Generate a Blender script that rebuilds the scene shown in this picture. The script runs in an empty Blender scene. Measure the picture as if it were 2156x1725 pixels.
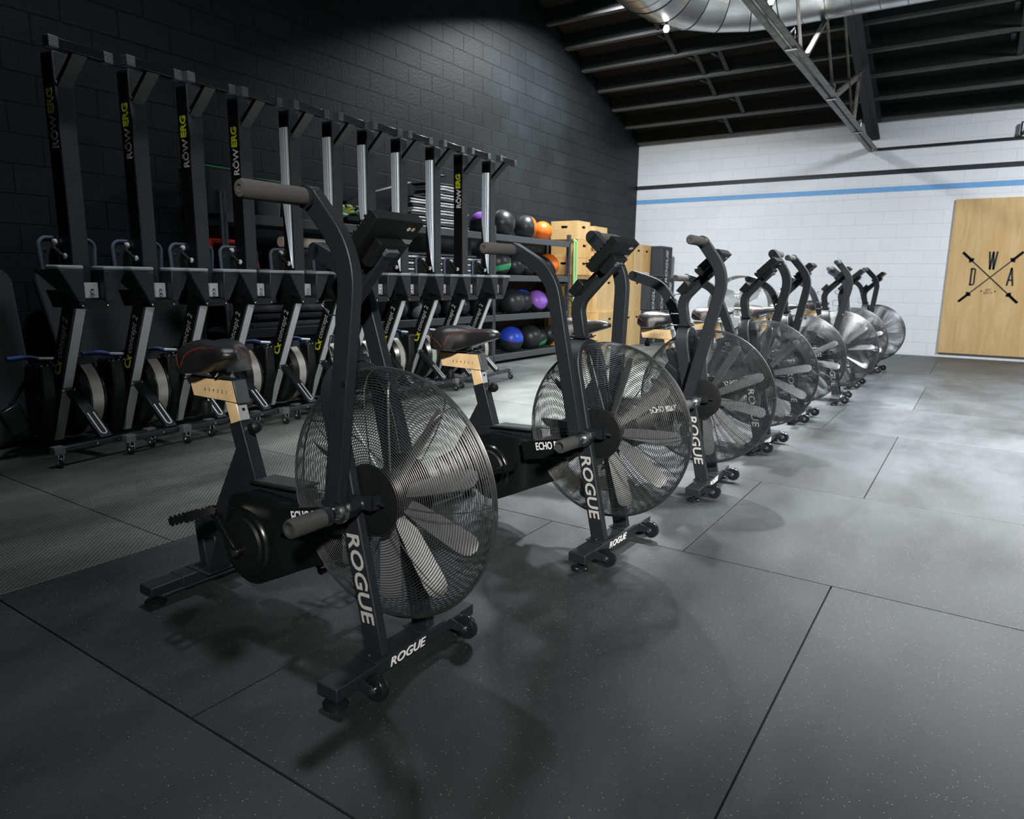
import bpy, math, random
from mathutils import Vector, Matrix, Euler
PI = math.pi
S = bpy.context.scene
COL = S.collection
random.seed(7)

# ------------------------------------------------------------------ camera
CAMH = 1.0937
cam_d = bpy.data.cameras.new('camera')
cam_d.sensor_fit = 'HORIZONTAL'; cam_d.sensor_width = 36.0; cam_d.lens = 24.31
cam_d.clip_start = 0.05; cam_d.clip_end = 100
cam_o = bpy.data.objects.new('camera', cam_d); COL.objects.link(cam_o)
_y, _p, _r = math.radians(33.6196), math.radians(10.5905), math.radians(0.8292)
fwd = Vector((math.cos(_y) * math.cos(_p), math.sin(_y) * math.cos(_p), -math.sin(_p)))
rgt = Vector((math.sin(_y), -math.cos(_y), 0)); upv = rgt.cross(fwd)
r2 = rgt * math.cos(_r) + upv * math.sin(_r); u2 = upv * math.cos(_r) - rgt * math.sin(_r)
cam_o.matrix_world = Matrix(((r2.x, u2.x, -fwd.x, 0), (r2.y, u2.y, -fwd.y, 0), (r2.z, u2.z, -fwd.z, CAMH), (0, 0, 0, 1)))
cam_d.dof.use_dof = True; cam_d.dof.focus_distance = 1.95; cam_d.dof.aperture_fstop = 8.0
S.camera = cam_o

# ------------------------------------------------------------------ world, light, exposure
W = bpy.data.worlds.new('room_air'); S.world = W; W.use_nodes = True
bg = W.node_tree.nodes['Background']; bg.inputs[0].default_value = (0.25, 0.65, 0.75, 1); bg.inputs[1].default_value = 0.012
S.view_settings.view_transform = 'Standard'; S.view_settings.look = 'None'
S.view_settings.exposure = 0.08; S.view_settings.gamma = 1.0
S.view_settings.use_curve_mapping = False

def area(name, loc, target, sx, sy, power, color=(1, 1, 1), spread=180):
    l = bpy.data.lights.new(name, 'AREA'); l.shape = 'RECTANGLE'; l.size = sx; l.size_y = sy
    l.energy = power; l.color = color; l.spread = math.radians(spread)
    o = bpy.data.objects.new(name, l); COL.objects.link(o); o.location = loc
    o.rotation_euler = (Vector(target) - Vector(loc)).to_track_quat('-Z', 'Y').to_euler()
    o.visible_camera = True
    return o
area('high_bay_light', (6.7, 2.3, 5.45), (6.6, 2.2, 0), 0.30, 0.40, 560, (0.95, 0.98, 1), 88)
area('high_bay_light', (6.5, -1.3, 5.45), (6.5, -0.8, 0), 0.4, 0.9, 560, (0.95, 0.98, 1), 88)
area('high_bay_light', (9.4, -2.6, 4.5), (10.4, -1.2, 0), 0.5, 1.2, 300, (0.92, 0.97, 1), 150)
area('high_bay_light', (8.6, 4.3, 4.8), (9.2, 4.7, 0), 0.4, 1.0, 320, (0.92, 0.97, 1), 150)
area('high_bay_light', (2.2, 2.9, 4.9), (2.3, 3.0, 0), 0.25, 0.35, 45, (0.92, 0.98, 1), 140)
area('high_bay_light', (-4.0, -4.5, 5.0), (3.6, 1.25, 0.6), 0.5, 0.5, 72, (1.0, 0.97, 0.93), 36)
area('rear_fill_panel', (-4.45, 0.6, 3.4), (0.0, 0.6, 2.9), 4.5, 1.9, 3, (0.80, 0.92, 1.0))  # unseen area light added behind the camera to reflect in the rower rails

# ------------------------------------------------------------------ materials
def nt(m): return m.node_tree.nodes, m.node_tree.links
def mat(name, col, rough=0.5, metal=0.0, bump=0.0, bscale=200.0, var=0.0, vscale=3.0, spec=0.5, coat=0.0, emit=None, aniso=0.0):
    m = bpy.data.materials.new(name); m.use_nodes = True
    N, L = nt(m); b = N['Principled BSDF']
    b.inputs['Base Color'].default_value = (*col, 1); b.inputs['Roughness'].default_value = rough
    b.inputs['Metallic'].default_value = metal; b.inputs['Specular IOR Level'].default_value = spec
    b.inputs['Coat Weight'].default_value = coat
    if aniso: b.inputs['Anisotropic'].default_value = aniso
    if emit: b.inputs['Emission Color'].default_value = (*emit[:3], 1); b.inputs['Emission Strength'].default_value = emit[3]
    tc = N.new('ShaderNodeTexCoord')
    if bump:
        n = N.new('ShaderNodeTexNoise'); n.inputs['Scale'].default_value = bscale; n.inputs['Detail'].default_value = 3
        L.new(tc.outputs['Object'], n.inputs['Vector'])
        bp = N.new('ShaderNodeBump'); bp.inputs['Strength'].default_value = bump; bp.inputs['Distance'].default_value = 0.002
        L.new(n.outputs['Fac'], bp.inputs['Height']); L.new(bp.outputs['Normal'], b.inputs['Normal'])
    if var:
        n = N.new('ShaderNodeTexNoise'); n.inputs['Scale'].default_value = vscale; n.inputs['Detail'].default_value = 5
        L.new(tc.outputs['Object'], n.inputs['Vector'])
        r = N.new('ShaderNodeMapRange'); r.inputs[1].default_value = 0.3; r.inputs[2].default_value = 0.7
        r.inputs[3].default_value = 1 - var; r.inputs[4].default_value = 1 + var
        L.new(n.outputs['Fac'], r.inputs[0])
        mx = N.new('ShaderNodeVectorMath'); mx.operation = 'SCALE'; mx.inputs[0].default_value = col
        L.new(r.outputs[0], mx.inputs['Scale']); L.new(mx.outputs[0], b.inputs['Base Color'])
    return m
M = {}
M['frame'] = mat('black_powder_coat', (0.0125, 0.0145, 0.0175), 0.46, spec=0.45, bump=0.25, bscale=700)
M['frame2'] = mat('black_steel', (0.012, 0.0135, 0.015), 0.38, bump=0.15, bscale=500)
M['wire'] = mat('black_wire', (0.030, 0.032, 0.034), 0.36)
M['plastic'] = mat('black_plastic', (0.007, 0.0075, 0.008), 0.45, spec=0.3)
M['gloss'] = mat('gloss_black', (0.006, 0.0065, 0.007), 0.25)
M['rubber'] = mat('grip_rubber', (0.060, 0.060, 0.060), 0.85, bump=0.8, bscale=900)
M['wheel'] = mat('wheel_rubber', (0.010, 0.011, 0.012), 0.22)
M['blade'] = mat('fan_blade', (0.17, 0.175, 0.18), 0.4, metal=0.3)
M['leather'] = mat('saddle_vinyl', (0.014, 0.014, 0.015), 0.33, bump=0.35, bscale=420)
M['stitch'] = mat('red_thread', (0.22, 0.025, 0.015), 0.7)
M['chrome'] = mat('chrome', (0.72, 0.74, 0.76), 0.12, metal=1.0)
M['steel'] = mat('bright_bolt', (0.62, 0.64, 0.65), 0.25, metal=1.0)
M['brass'] = mat('brushed_gold_rail', (0.84, 0.60, 0.32), 0.42, metal=0.0, var=0.16, vscale=14)
M['white'] = mat('white_print', (0.78, 0.79, 0.78), 0.5)
M['greyprint'] = mat('pale_grey_print', (0.42, 0.42, 0.40), 0.5)
M['yellow'] = mat('yellow_print', (0.60, 0.66, 0.02), 0.5)
M['dimprint'] = mat('dark_grey_print', (0.40, 0.405, 0.41), 0.5)
M['rail'] = mat('silver_beam', (0.60, 0.62, 0.64), 0.42, metal=0.2, bump=0.1)
M['monorail'] = mat('dark_monorail', (0.026, 0.029, 0.032), 0.45, bump=0.2, bscale=500)
M['sticker'] = mat('black_sticker', (0.006, 0.006, 0.007), 0.3)
M['pad'] = mat('blue_grey_pad', (0.020, 0.026, 0.031), 0.6)
M['padrim'] = mat('pad_rim', (0.10, 0.13, 0.18), 0.55)
M['padtop'] = mat('pad_cap', (0.30, 0.34, 0.37), 0.4)
M['perf'] = mat('perforated_steel', (0.50, 0.49, 0.45), 0.4, metal=0.5)
M['blue'] = mat('blue_grip', (0.012, 0.055, 0.20), 0.5)
M['rack'] = mat('rack_steel', (0.050, 0.056, 0.062), 0.5, bump=0.15, bscale=300)
M['orange'] = mat('orange_vinyl', (0.80, 0.16, 0.012), 0.4)
M['green'] = mat('green_vinyl', (0.05, 0.36, 0.16), 0.5)
M['red'] = mat('red_paint', (0.85, 0.04, 0.012), 0.35)
M['teal'] = mat('teal_rubber', (0.03, 0.33, 0.34), 0.5)
M['lime'] = mat('green_band', (0.28, 0.50, 0.20), 0.6)
M['yel2'] = mat('yellow_rubber', (0.50, 0.45, 0.03), 0.6)
M['purple'] = mat('purple_vinyl', (0.25, 0.08, 0.50), 0.4)
M['cobalt'] = mat('cobalt_vinyl', (0.02, 0.06, 0.50), 0.38)
M['cream'] = mat('cream_foam', (0.66, 0.58, 0.52), 0.6)
M['galv'] = mat('galvanised_duct', (0.52, 0.53, 0.53), 0.27, metal=1.0, bump=0.4, bscale=6, var=0.15, vscale=5)
M['rust'] = mat('worn_steel', (0.17, 0.165, 0.155), 0.5, metal=0.5, var=0.35, vscale=9)
M['deck'] = mat('black_roof_deck', (0.008, 0.009, 0.009), 0.75)
M['joist'] = mat('dark_joist', (0.075, 0.072, 0.070), 0.6, var=0.2, vscale=4)
M['tub'] = mat('black_tub', (0.05, 0.052, 0.055), 0.32)
M['post'] = mat('zinc_post', (0.62, 0.64, 0.66), 0.3, metal=0.45)
M['fboard'] = mat('foot_board_plastic', (0.013, 0.015, 0.017), 0.45)
M['capgrey'] = mat('ribbed_grey_cap', (0.10, 0.11, 0.12), 0.5)
M['bridge'] = mat('dark_bridging', (0.018, 0.019, 0.020), 0.6)
M['foam'] = mat('charcoal_foam', (0.022, 0.026, 0.032), 0.75)
M['matt'] = mat('black_mat', (0.018, 0.024, 0.024), 0.8, bump=0.2, bscale=80)
M['vinylband'] = mat('pale_roll_wrap', (0.40, 0.40, 0.40), 0.35)
M['clear'] = None

def wood(name, c1, c2, scale=(1, 1, 1), rings=6.0):
    m = bpy.data.materials.new(name); m.use_nodes = True; N, L = nt(m); b = N['Principled BSDF']
    b.inputs['Roughness'].default_value = 0.5
    tc = N.new('ShaderNodeTexCoord'); mp = N.new('ShaderNodeMapping'); mp.inputs['Scale'].default_value = scale
    L.new(tc.outputs['Object'], mp.inputs['Vector'])
    n = N.new('ShaderNodeTexNoise'); n.inputs['Scale'].default_value = 2.2; n.inputs['Detail'].default_value = 6; n.inputs['Distortion'].default_value = 1.2
    L.new(mp.outputs[0], n.inputs['Vector'])
    w = N.new('ShaderNodeMath'); w.operation = 'MULTIPLY'; w.inputs[1].default_value = rings
    L.new(n.outputs['Fac'], w.inputs[0])
    fr = N.new('ShaderNodeMath'); fr.operation = 'PINGPONG'; fr.inputs[1].default_value = 1.0; L.new(w.outputs[0], fr.inputs[0])
    cr = N.new('ShaderNodeMix'); cr.data_type = 'RGBA'; cr.inputs[6].default_value = (*c1, 1); cr.inputs[7].default_value = (*c2, 1)
    L.new(fr.outputs[0], cr.inputs[0]); L.new(cr.outputs[2], b.inputs['Base Color'])
    return m
M['ply'] = wood('birch_plywood', (0.60, 0.37, 0.14), (0.47, 0.26, 0.075), (2.5, 2.5, 0.8), 4)
M['ply2'] = wood('pale_plywood', (0.66, 0.46, 0.22), (0.55, 0.36, 0.145), (2.5, 2.5, 0.8), 3)
M['board'] = wood('sign_plywood', (0.60, 0.42, 0.21), (0.50, 0.33, 0.14), (1, 5.0, 0.7), 3)

def block_wall(name, col, axis, stripes, bumpk, mortar, vr=(0.8, 1.15), c2=0.86, spec=0.5):
    m = bpy.data.materials.new(name); m.use_nodes = True; N, L = nt(m); b = N['Principled BSDF']
    b.inputs['Specular IOR Level'].default_value = spec
    b.inputs['Roughness'].default_value = 0.5
    g = N.new('ShaderNodeNewGeometry'); sp = N.new('ShaderNodeSeparateXYZ'); L.new(g.outputs['Position'], sp.inputs[0])
    cb = N.new('ShaderNodeCombineXYZ'); L.new(sp.outputs[axis], cb.inputs[0]); L.new(sp.outputs[2], cb.inputs[1])
    br = N.new('ShaderNodeTexBrick'); br.inputs['Scale'].default_value = 1.0
    br.inputs['Brick Width'].default_value = 0.41; br.inputs['Row Height'].default_value = 0.205
    br.inputs['Mortar Size'].default_value = 0.006; br.inputs['Mortar Smooth'].default_value = 0.6
    br.inputs['Color1'].default_value = (1, 1, 1, 1); br.inputs['Color2'].default_value = (c2, c2, c2, 1)
    br.inputs['Mortar'].default_value = (mortar, mortar, mortar, 1); br.offset = 0.5
    L.new(cb.outputs[0], br.inputs['Vector'])
    n = N.new('ShaderNodeTexNoise'); n.inputs['Scale'].default_value = 1.1; n.inputs['Detail'].default_value = 6; L.new(g.outputs['Position'], n.inputs['Vector'])
    r = N.new('ShaderNodeMapRange'); r.inputs[1].default_value = 0.25; r.inputs[2].default_value = 0.75; r.inputs[3].default_value = vr[0]; r.inputs[4].default_value = vr[1]
    L.new(n.outputs['Fac'], r.inputs[0])
    mx = N.new('ShaderNodeVectorMath'); mx.operation = 'SCALE'; L.new(br.outputs['Color'], mx.inputs[0]); L.new(r.outputs[0], mx.inputs['Scale'])
    m2 = N.new('ShaderNodeVectorMath'); m2.operation = 'MULTIPLY'; L.new(mx.outputs[0], m2.inputs[0]); m2.inputs[1].default_value = col
    last = m2.outputs[0]
    for z0, z1, c in stripes:
        a = N.new('ShaderNodeMath'); a.operation = 'GREATER_THAN'; a.inputs[1].default_value = z0; L.new(sp.outputs[2], a.inputs[0])
        d = N.new('ShaderNodeMath'); d.operation = 'LESS_THAN'; d.inputs[1].default_value = z1; L.new(sp.outputs[2], d.inputs[0])
        e = N.new('ShaderNodeMath'); e.operation = 'MULTIPLY'; L.new(a.outputs[0], e.inputs[0]); L.new(d.outputs[0], e.inputs[1])
        k = N.new('ShaderNodeMix'); k.data_type = 'RGBA'; L.new(e.outputs[0], k.inputs[0]); L.new(last, k.inputs[6]); k.inputs[7].default_value = (*c, 1)
        last = k.outputs[2]
    L.new(last, b.inputs['Base Color'])
    n2 = N.new('ShaderNodeTexNoise'); n2.inputs['Scale'].default_value = 38; n2.inputs['Detail'].default_value = 6; L.new(g.outputs['Position'], n2.inputs['Vector'])
    ad = N.new('ShaderNodeMath'); ad.operation = 'MULTIPLY_ADD'; L.new(br.outputs['Fac'], ad.inputs[0]); ad.inputs[1].default_value = -1.0; 
    ml = N.new('ShaderNodeMath'); ml.operation = 'MULTIPLY'; ml.inputs[1].default_value = 0.28; L.new(n2.outputs['Fac'], ml.inputs[0]); L.new(ml.outputs[0], ad.inputs[2])
    bp = N.new('ShaderNodeBump'); bp.inputs['Strength'].default_value = bumpk; bp.inputs['Distance'].default_value = 0.012
    L.new(ad.outputs[0], bp.inputs['Height']); L.new(bp.outputs['Normal'], b.inputs['Normal'])
    return m
M['wallblack'] = block_wall('black_painted_block', (0.0145, 0.0162, 0.0175), 0, [], 0.8, 0.4, (0.6, 1.5), 0.8, 0.2)
M['wallwhite'] = block_wall('white_painted_block', (0.74, 0.76, 0.79), 1,
    [(2.822, 2.897, (0.018, 0.022, 0.026)), (2.556, 2.638, (0.16, 0.36, 0.66))], 0.35, 0.88, (0.96, 1.03), 0.97)

def rubber_floor():
    m = bpy.data.materials.new('rubber_flooring'); m.use_nodes = True; N, L = nt(m); b = N['Principled BSDF']
    g = N.new('ShaderNodeNewGeometry'); sp = N.new('ShaderNodeSeparateXYZ'); L.new(g.outputs['Position'], sp.inputs[0])
    # scuffs and wear
    mp = N.new('ShaderNodeMapping'); mp.inputs['Scale'].default_value = (0.8, 1.6, 1); L.new(g.outputs['Position'], mp.inputs['Vector'])
    n = N.new('ShaderNodeTexNoise'); n.inputs['Scale'].default_value = 0.9; n.inputs['Detail'].default_value = 9; n.inputs['Roughness'].default_value = 0.65
    L.new(mp.outputs[0], n.inputs['Vector'])
    r = N.new('ShaderNodeMapRange'); r.inputs[1].default_value = 0.3; r.inputs[2].default_value = 0.72; r.inputs[3].default_value = 0.010; r.inputs[4].default_value = 0.056
    L.new(n.outputs['Fac'], r.inputs[0])
    cc = N.new('ShaderNodeCombineColor')
    at = N.new('ShaderNodeAttribute'); at.attribute_name = 'tone'
    tm = N.new('ShaderNodeMath'); tm.operation = 'MULTIPLY'; L.new(r.outputs[0], tm.inputs[0]); L.new(at.outputs['Fac'], tm.inputs[1])
    for i, k in enumerate((0.90, 1.0, 1.05)):
        q = N.new('ShaderNodeMath'); q.operation = 'MULTIPLY'; q.inputs[1].default_value = k; L.new(tm.outputs[0], q.inputs[0]); L.new(q.outputs[0], cc.inputs[i])
    # pale flecks
    v = N.new('ShaderNodeTexVoronoi'); v.inputs['Scale'].default_value = 110; L.new(g.outputs['Position'], v.inputs['Vector'])
    lt = N.new('ShaderNodeMath'); lt.operation = 'LESS_THAN'; lt.inputs[1].default_value = 0.15; L.new(v.outputs['Distance'], lt.inputs[0])
    sc = N.new('ShaderNodeSeparateColor'); L.new(v.outputs['Color'], sc.inputs[0])
    gt = N.new('ShaderNodeMath'); gt.operation = 'GREATER_THAN'; gt.inputs[1].default_value = 0.72; L.new(sc.outputs[0], gt.inputs[0])
    fl = N.new('ShaderNodeMath'); fl.operation = 'MULTIPLY'; L.new(lt.outputs[0], fl.inputs[0]); L.new(gt.outputs[0], fl.inputs[1])
    left = N.new('ShaderNodeMath'); left.operation = 'GREATER_THAN'; left.inputs[1].default_value = 2.695; L.new(sp.outputs[1], left.inputs[0])
    inv = N.new('ShaderNodeMath'); inv.operation = 'SUBTRACT'; inv.inputs[0].default_value = 1.0; L.new(left.outputs[0], inv.inputs[1])
    f2 = N.new('ShaderNodeMath'); f2.operation = 'MULTIPLY'; L.new(fl.outputs[0], f2.inputs[0]); L.new(inv.outputs[0], f2.inputs[1])
    k = N.new('ShaderNodeMix'); k.data_type = 'RGBA'; L.new(f2.outputs[0], k.inputs[0]); L.new(cc.outputs[0], k.inputs[6]); k.inputs[7].default_value = (0.30, 0.29, 0.25, 1)
    # woven button rubber on the far-left mats
    k2 = N.new('ShaderNodeMix'); k2.data_type = 'RGBA'; L.new(left.outputs[0], k2.inputs[0]); L.new(k.outputs[2], k2.inputs[6])
    rot = N.new('ShaderNodeMapping'); rot.inputs['Rotation'].default_value = (0, 0, 0.78); rot.inputs['Scale'].default_value = (62, 62, 62); L.new(g.outputs['Position'], rot.inputs['Vector'])
    ch = N.new('ShaderNodeTexVoronoi'); ch.inputs['Randomness'].default_value = 0.0; ch.inputs['Scale'].default_value = 1.0; L.new(rot.outputs[0], ch.inputs['Vector'])
    dd = N.new('ShaderNodeMapRange'); dd.inputs[1].default_value = 0.15; dd.inputs[2].default_value = 0.6; dd.inputs[3].default_value = 1.5; dd.inputs[4].default_value = 0.35; L.new(ch.outputs['Distance'], dd.inputs[0])
    ds = N.new('ShaderNodeVectorMath'); ds.operation = 'SCALE'; L.new(cc.outputs[0], ds.inputs[0]); L.new(dd.outputs[0], ds.inputs['Scale'])
    dm = N.new('ShaderNodeVectorMath'); dm.operation = 'MULTIPLY'; dm.inputs[1].default_value = (3.2, 3.1, 2.75); L.new(ds.outputs[0], dm.inputs[0])
    L.new(dm.outputs[0], k2.inputs[7]); L.new(k2.outputs[2], b.inputs['Base Color'])
    rr = N.new('ShaderNodeMapRange'); rr.inputs[1].default_value = 0.3; rr.inputs[2].default_value = 0.7; rr.inputs[3].default_value = 0.42; rr.inputs[4].default_value = 0.58
    L.new(n.outputs['Fac'], rr.inputs[0]); L.new(rr.outputs[0], b.inputs['Roughness'])
    n3 = N.new('ShaderNodeTexNoise'); n3.inputs['Scale'].default_value = 420; n3.inputs['Detail'].default_value = 2; L.new(g.outputs['Position'], n3.inputs['Vector'])
    hm = N.new('ShaderNodeMix'); hm.data_type = 'FLOAT'; L.new(left.outputs[0], hm.inputs[0]); L.new(n3.outputs['Fac'], hm.inputs[2])
    hv = N.new('ShaderNodeMath'); hv.operation = 'MULTIPLY'; hv.inputs[1].default_value = -1.6; L.new(ch.outputs['Distance'], hv.inputs[0]); L.new(hv.outputs[0], hm.inputs[3])
    bp = N.new('ShaderNodeBump'); bp.inputs['Strength'].default_value = 0.45; bp.inputs['Distance'].default_value = 0.002
    L.new(hm.outputs[0], bp.inputs['Height']); L.new(bp.outputs['Normal'], b.inputs['Normal'])
    return m
M['floor'] = rubber_floor()

def ball_mat(name, c1, c2, mode):
    """two-colour medicine ball: mode gives the direction and edge of the coloured panel"""
    m = bpy.data.materials.new(name); m.use_nodes = True; N, L = nt(m); b = N['Principled BSDF']; b.inputs['Roughness'].default_value = 0.38
    tc = N.new('ShaderNodeTexCoord'); d = N.new('ShaderNodeVectorMath'); d.operation = 'DOT_PRODUCT'
    L.new(tc.outputs['Object'], d.inputs[0]); d.inputs[1].default_value = mode[0]
    g = N.new('ShaderNodeMath'); g.operation = 'GREATER_THAN'; g.inputs[1].default_value = mode[1]; L.new(d.outputs['Value'], g.inputs[0])
    l = N.new('ShaderNodeMath'); l.operation = 'LESS_THAN'; l.inputs[1].default_value = mode[2]; L.new(d.outputs['Value'], l.inputs[0])
    q = N.new('ShaderNodeMath'); q.operation = 'MULTIPLY'; L.new(g.outputs[0], q.inputs[0]); L.new(l.outputs[0], q.inputs[1])
    k = N.new('ShaderNodeMix'); k.data_type = 'RGBA'; L.new(q.outputs[0], k.inputs[0]); k.inputs[6].default_value = (*c1, 1); k.inputs[7].default_value = (*c2, 1)
    L.new(k.outputs[2], b.inputs['Base Color'])
    n = N.new('ShaderNodeTexNoise'); n.inputs['Scale'].default_value = 60; L.new(tc.outputs['Object'], n.inputs['Vector'])
    bp = N.new('ShaderNodeBump'); bp.inputs['Strength'].default_value = 0.15; bp.inputs['Distance'].default_value = 0.003; L.new(n.outputs['Fac'], bp.inputs['Height']); L.new(bp.outputs['Normal'], b.inputs['Normal'])
    return m

def glass_mat():
    m = bpy.data.materials.new('cloudy_fan_guard'); m.use_nodes = True; N, L = nt(m); b = N['Principled BSDF']
    b.inputs['Base Color'].default_value = (0.30, 0.31, 0.30, 1); b.inputs['Roughness'].default_value = 0.35; b.inputs['Alpha'].default_value = 0.45
    return m
M['clear'] = glass_mat()

# ------------------------------------------------------------------ mesh helpers
class MB:
    def __init__(s): s.v = []; s.f = []
    def add(s, vs, fs):
        o = len(s.v); s.v += [tuple(v) for v in vs]; s.f += [tuple(i + o for i in f) for f in fs]; return s
    def box(s, x0, x1, y0, y1, z0, z1):
        v = [(x, y, z) for z in (z0, z1) for y in (y0, y1) for x in (x0, x1)]
        return s.add(v, [(0, 2, 3, 1), (4, 5, 7, 6), (0, 1, 5, 4), (2, 6, 7, 3), (0, 4, 6, 2), (1, 3, 7, 5)])
    def prism(s, poly, y0, y1, ax='y'):
        """poly in (a, b), extruded along the third axis"""
        n = len(poly)
        def P(a, b, c): return {'y': (a, c, b), 'x': (c, a, b), 'z': (a, b, c)}[ax]
        v = [P(a, b, y0) for a, b in poly] + [P(a, b, y1) for a, b in poly]
        return s.add(v, [tuple(range(n))[::-1], tuple(range(n, 2 * n))] + [(i, (i + 1) % n, n + (i + 1) % n, n + i) for i in range(n)])
    def sweep(s, path, w, y0, y1):
        """rectangular tube of width w that follows a path of (x, z) between y0 and y1"""
        n = len(path); V = []
        for i, (x, z) in enumerate(path):
            a = path[max(i - 1, 0)]; b = path[min(i + 1, n - 1)]
            dx, dz = b[0] - a[0], b[1] - a[1]; l = math.hypot(dx, dz) or 1; nx, nz = dz / l * w / 2, -dx / l * w / 2
            V += [(x + nx, y0, z + nz), (x + nx, y1, z + nz), (x - nx, y1, z - nz), (x - nx, y0, z - nz)]
        F = [(0, 1, 2, 3), (4 * n - 1, 4 * n - 2, 4 * n - 3, 4 * n - 4)]
        for i in range(n - 1):
            for k in range(4): F.append((4 * i + k, 4 * i + 4 + k, 4 * i + 4 + (k + 1) % 4, 4 * i + (k + 1) % 4))
        return s.add(V, F)
    def tube(s, pts, r, n=8, closed=False, cap=True):
        pts = [Vector(p) for p in pts]; m = len(pts); V = []; up = None
        for i, p in enumerate(pts):
            a = pts[(i - 1) % m] if closed else pts[max(i - 1, 0)]; b = pts[(i + 1) % m] if closed else pts[min(i + 1, m - 1)]
            t = (b - a).normalized()
            if up is None:
                up = Vector((0, 0, 1)) if abs(t.z) < 0.9 else Vector((1, 0, 0))
            u = (up - t * up.dot(t)).normalized(); w = t.cross(u); up = u
            rr = r[i] if isinstance(r, (list, tuple)) else r
            V += [p + (u * math.cos(2 * PI * k / n) + w * math.sin(2 * PI * k / n)) * rr for k in range(n)]
        F = []
        for i in range(m if closed else m - 1):
            j = (i + 1) % m
            for k in range(n): F.append((i * n + k, i * n + (k + 1) % n, j * n + (k + 1) % n, j * n + k))
        if not closed and cap: F += [tuple(range(n))[::-1], tuple(range((m - 1) * n, m * n))]
        return s.add(V, F)
    def lathe(s, prof, n=24, c=(0, 0, 0), ax='y', close=False):
        """profile of (radius, along) turned about an axis through c"""
        V = []; m = len(prof)
        for r, h in prof:
            for k in range(n):
                a = 2 * PI * k / n; p, q = r * math.cos(a), r * math.sin(a)
                o = {'y': (p, h, q), 'x': (h, p, q), 'z': (p, q, h)}[ax]; V.append((c[0] + o[0], c[1] + o[1], c[2] + o[2]))
        F = [(i * n + k, i * n + (k + 1) % n, (i + 1) * n + (k + 1) % n, (i + 1) * n + k) for i in range(m - 1) for k in range(n)]
        if not close: F += [tuple(range(n))[::-1], tuple(range((m - 1) * n, m * n))]
        else: F += [((m - 1) * n + k, (m - 1) * n + (k + 1) % n, (k + 1) % n, k) for k in range(n)]
        return s.add(V, F)
    def build(s, name, m, parent=None, loc=None, rot=None, bevel=0.0, smooth=True, ang=35, seg=2):
        me = bpy.data.meshes.new(name); me.from_pydata(s.v, [], s.f); me.validate(clean_customdata=False)
        import bmesh
        bm = bmesh.new(); bm.from_mesh(me); bmesh.ops.recalc_face_normals(bm, faces=bm.faces); bm.to_mesh(me); bm.free()
        if smooth:
            me.polygons.foreach_set('use_smooth', [True] * len(me.polygons)); me.set_sharp_from_angle(angle=math.radians(ang))
        me.materials.append(m)
        return link(name, me, parent, loc, rot, bevel, seg)
def link(name, me, parent=None, loc=None, rot=None, bevel=0.0, seg=2):
    o = bpy.data.objects.new(name, me); COL.objects.link(o)
    if parent: o.parent = parent
    if loc: o.location = loc
    if rot: o.rotation_euler = rot
    if bevel:
        b = o.modifiers.new('soft_edges', 'BEVEL'); b.width = bevel; b.segments = seg; b.limit_method = 'ANGLE'; b.angle_limit = math.radians(40)
    return o
def tag(o, label=None, cat=None, group=None, kind=None):
    if label: o['label'] = label
    if cat: o['category'] = cat
    if group: o['group'] = group
    if kind: o['kind'] = kind
    return o
def thing(name, loc=(0, 0, 0), rz=0.0):
    o = bpy.data.objects.new(name, None); COL.objects.link(o); o.location = loc; o.rotation_euler = (0, 0, rz); o.empty_display_size = 0.1
    return o
def dup(o, parent=None):
    c = o.copy(); COL.objects.link(c)
    if parent: c.parent = parent
    for ch in list(o.children): dup(ch, c)
    return c
def part(root, name, n=0): return [c for c in root.children if c.name.split('.')[0] == name][n]
def bend(pts, r, n=7):
    """round the inner corners of a polyline"""
    out = [pts[0]]
    for i in range(1, len(pts) - 1):
        p = Vector(pts[i]); a = Vector(pts[i - 1]); b = Vector(pts[i + 1])
        rr = min(r, (p - a).length * 0.49, (p - b).length * 0.49)
        s = p + (a - p).normalized() * rr; e = p + (b - p).normalized() * rr
        for k in range(n + 1):
            t = k / n; out.append(tuple(s * (1 - t) ** 2 + p * 2 * t * (1 - t) + e * t * t))
    out.append(pts[-1]); return out
def text_mesh(name, s, size, m, bold=0.0, sx=1.0, shear=0.0, ext=0.0006, spacing=1.0):
    c = bpy.data.curves.new('t', 'FONT'); c.body = s; c.size = size; c.offset = bold; c.shear = shear; c.extrude = ext
    c.align_x = 'CENTER'; c.align_y = 'CENTER'; c.space_character = spacing; c.resolution_u = 3
    o = bpy.data.objects.new('t', c); COL.objects.link(o); bpy.context.view_layer.update()
    me = bpy.data.meshes.new_from_object(o.evaluated_get(bpy.context.evaluated_depsgraph_get()))
    bpy.data.objects.remove(o); bpy.data.curves.remove(c)
    xs = [v.co.x for v in me.vertices]; ys = [v.co.y for v in me.vertices]; cx = (min(xs) + max(xs)) / 2; cy = (min(ys) + max(ys)) / 2
    for v in me.vertices: v.co.x = (v.co.x - cx) * sx; v.co.y -= cy
    me.name = name; me.materials.clear(); me.materials.append(m); return me
def place(name, me, parent, origin, xdir, ydir):
    """put a flat mesh with its x along xdir and its y along ydir"""
    x = Vector(xdir).normalized(); y = Vector(ydir); y = (y - x * y.dot(x)).normalized(); z = x.cross(y)
    o = bpy.data.objects.new(name, me); COL.objects.link(o); o.parent = parent
    o.matrix_local = Matrix(((x.x, y.x, z.x, origin[0]), (x.y, y.y, z.y, origin[1]), (x.z, y.z, z.z, origin[2]), (0, 0, 0, 1)))
    return o

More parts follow.
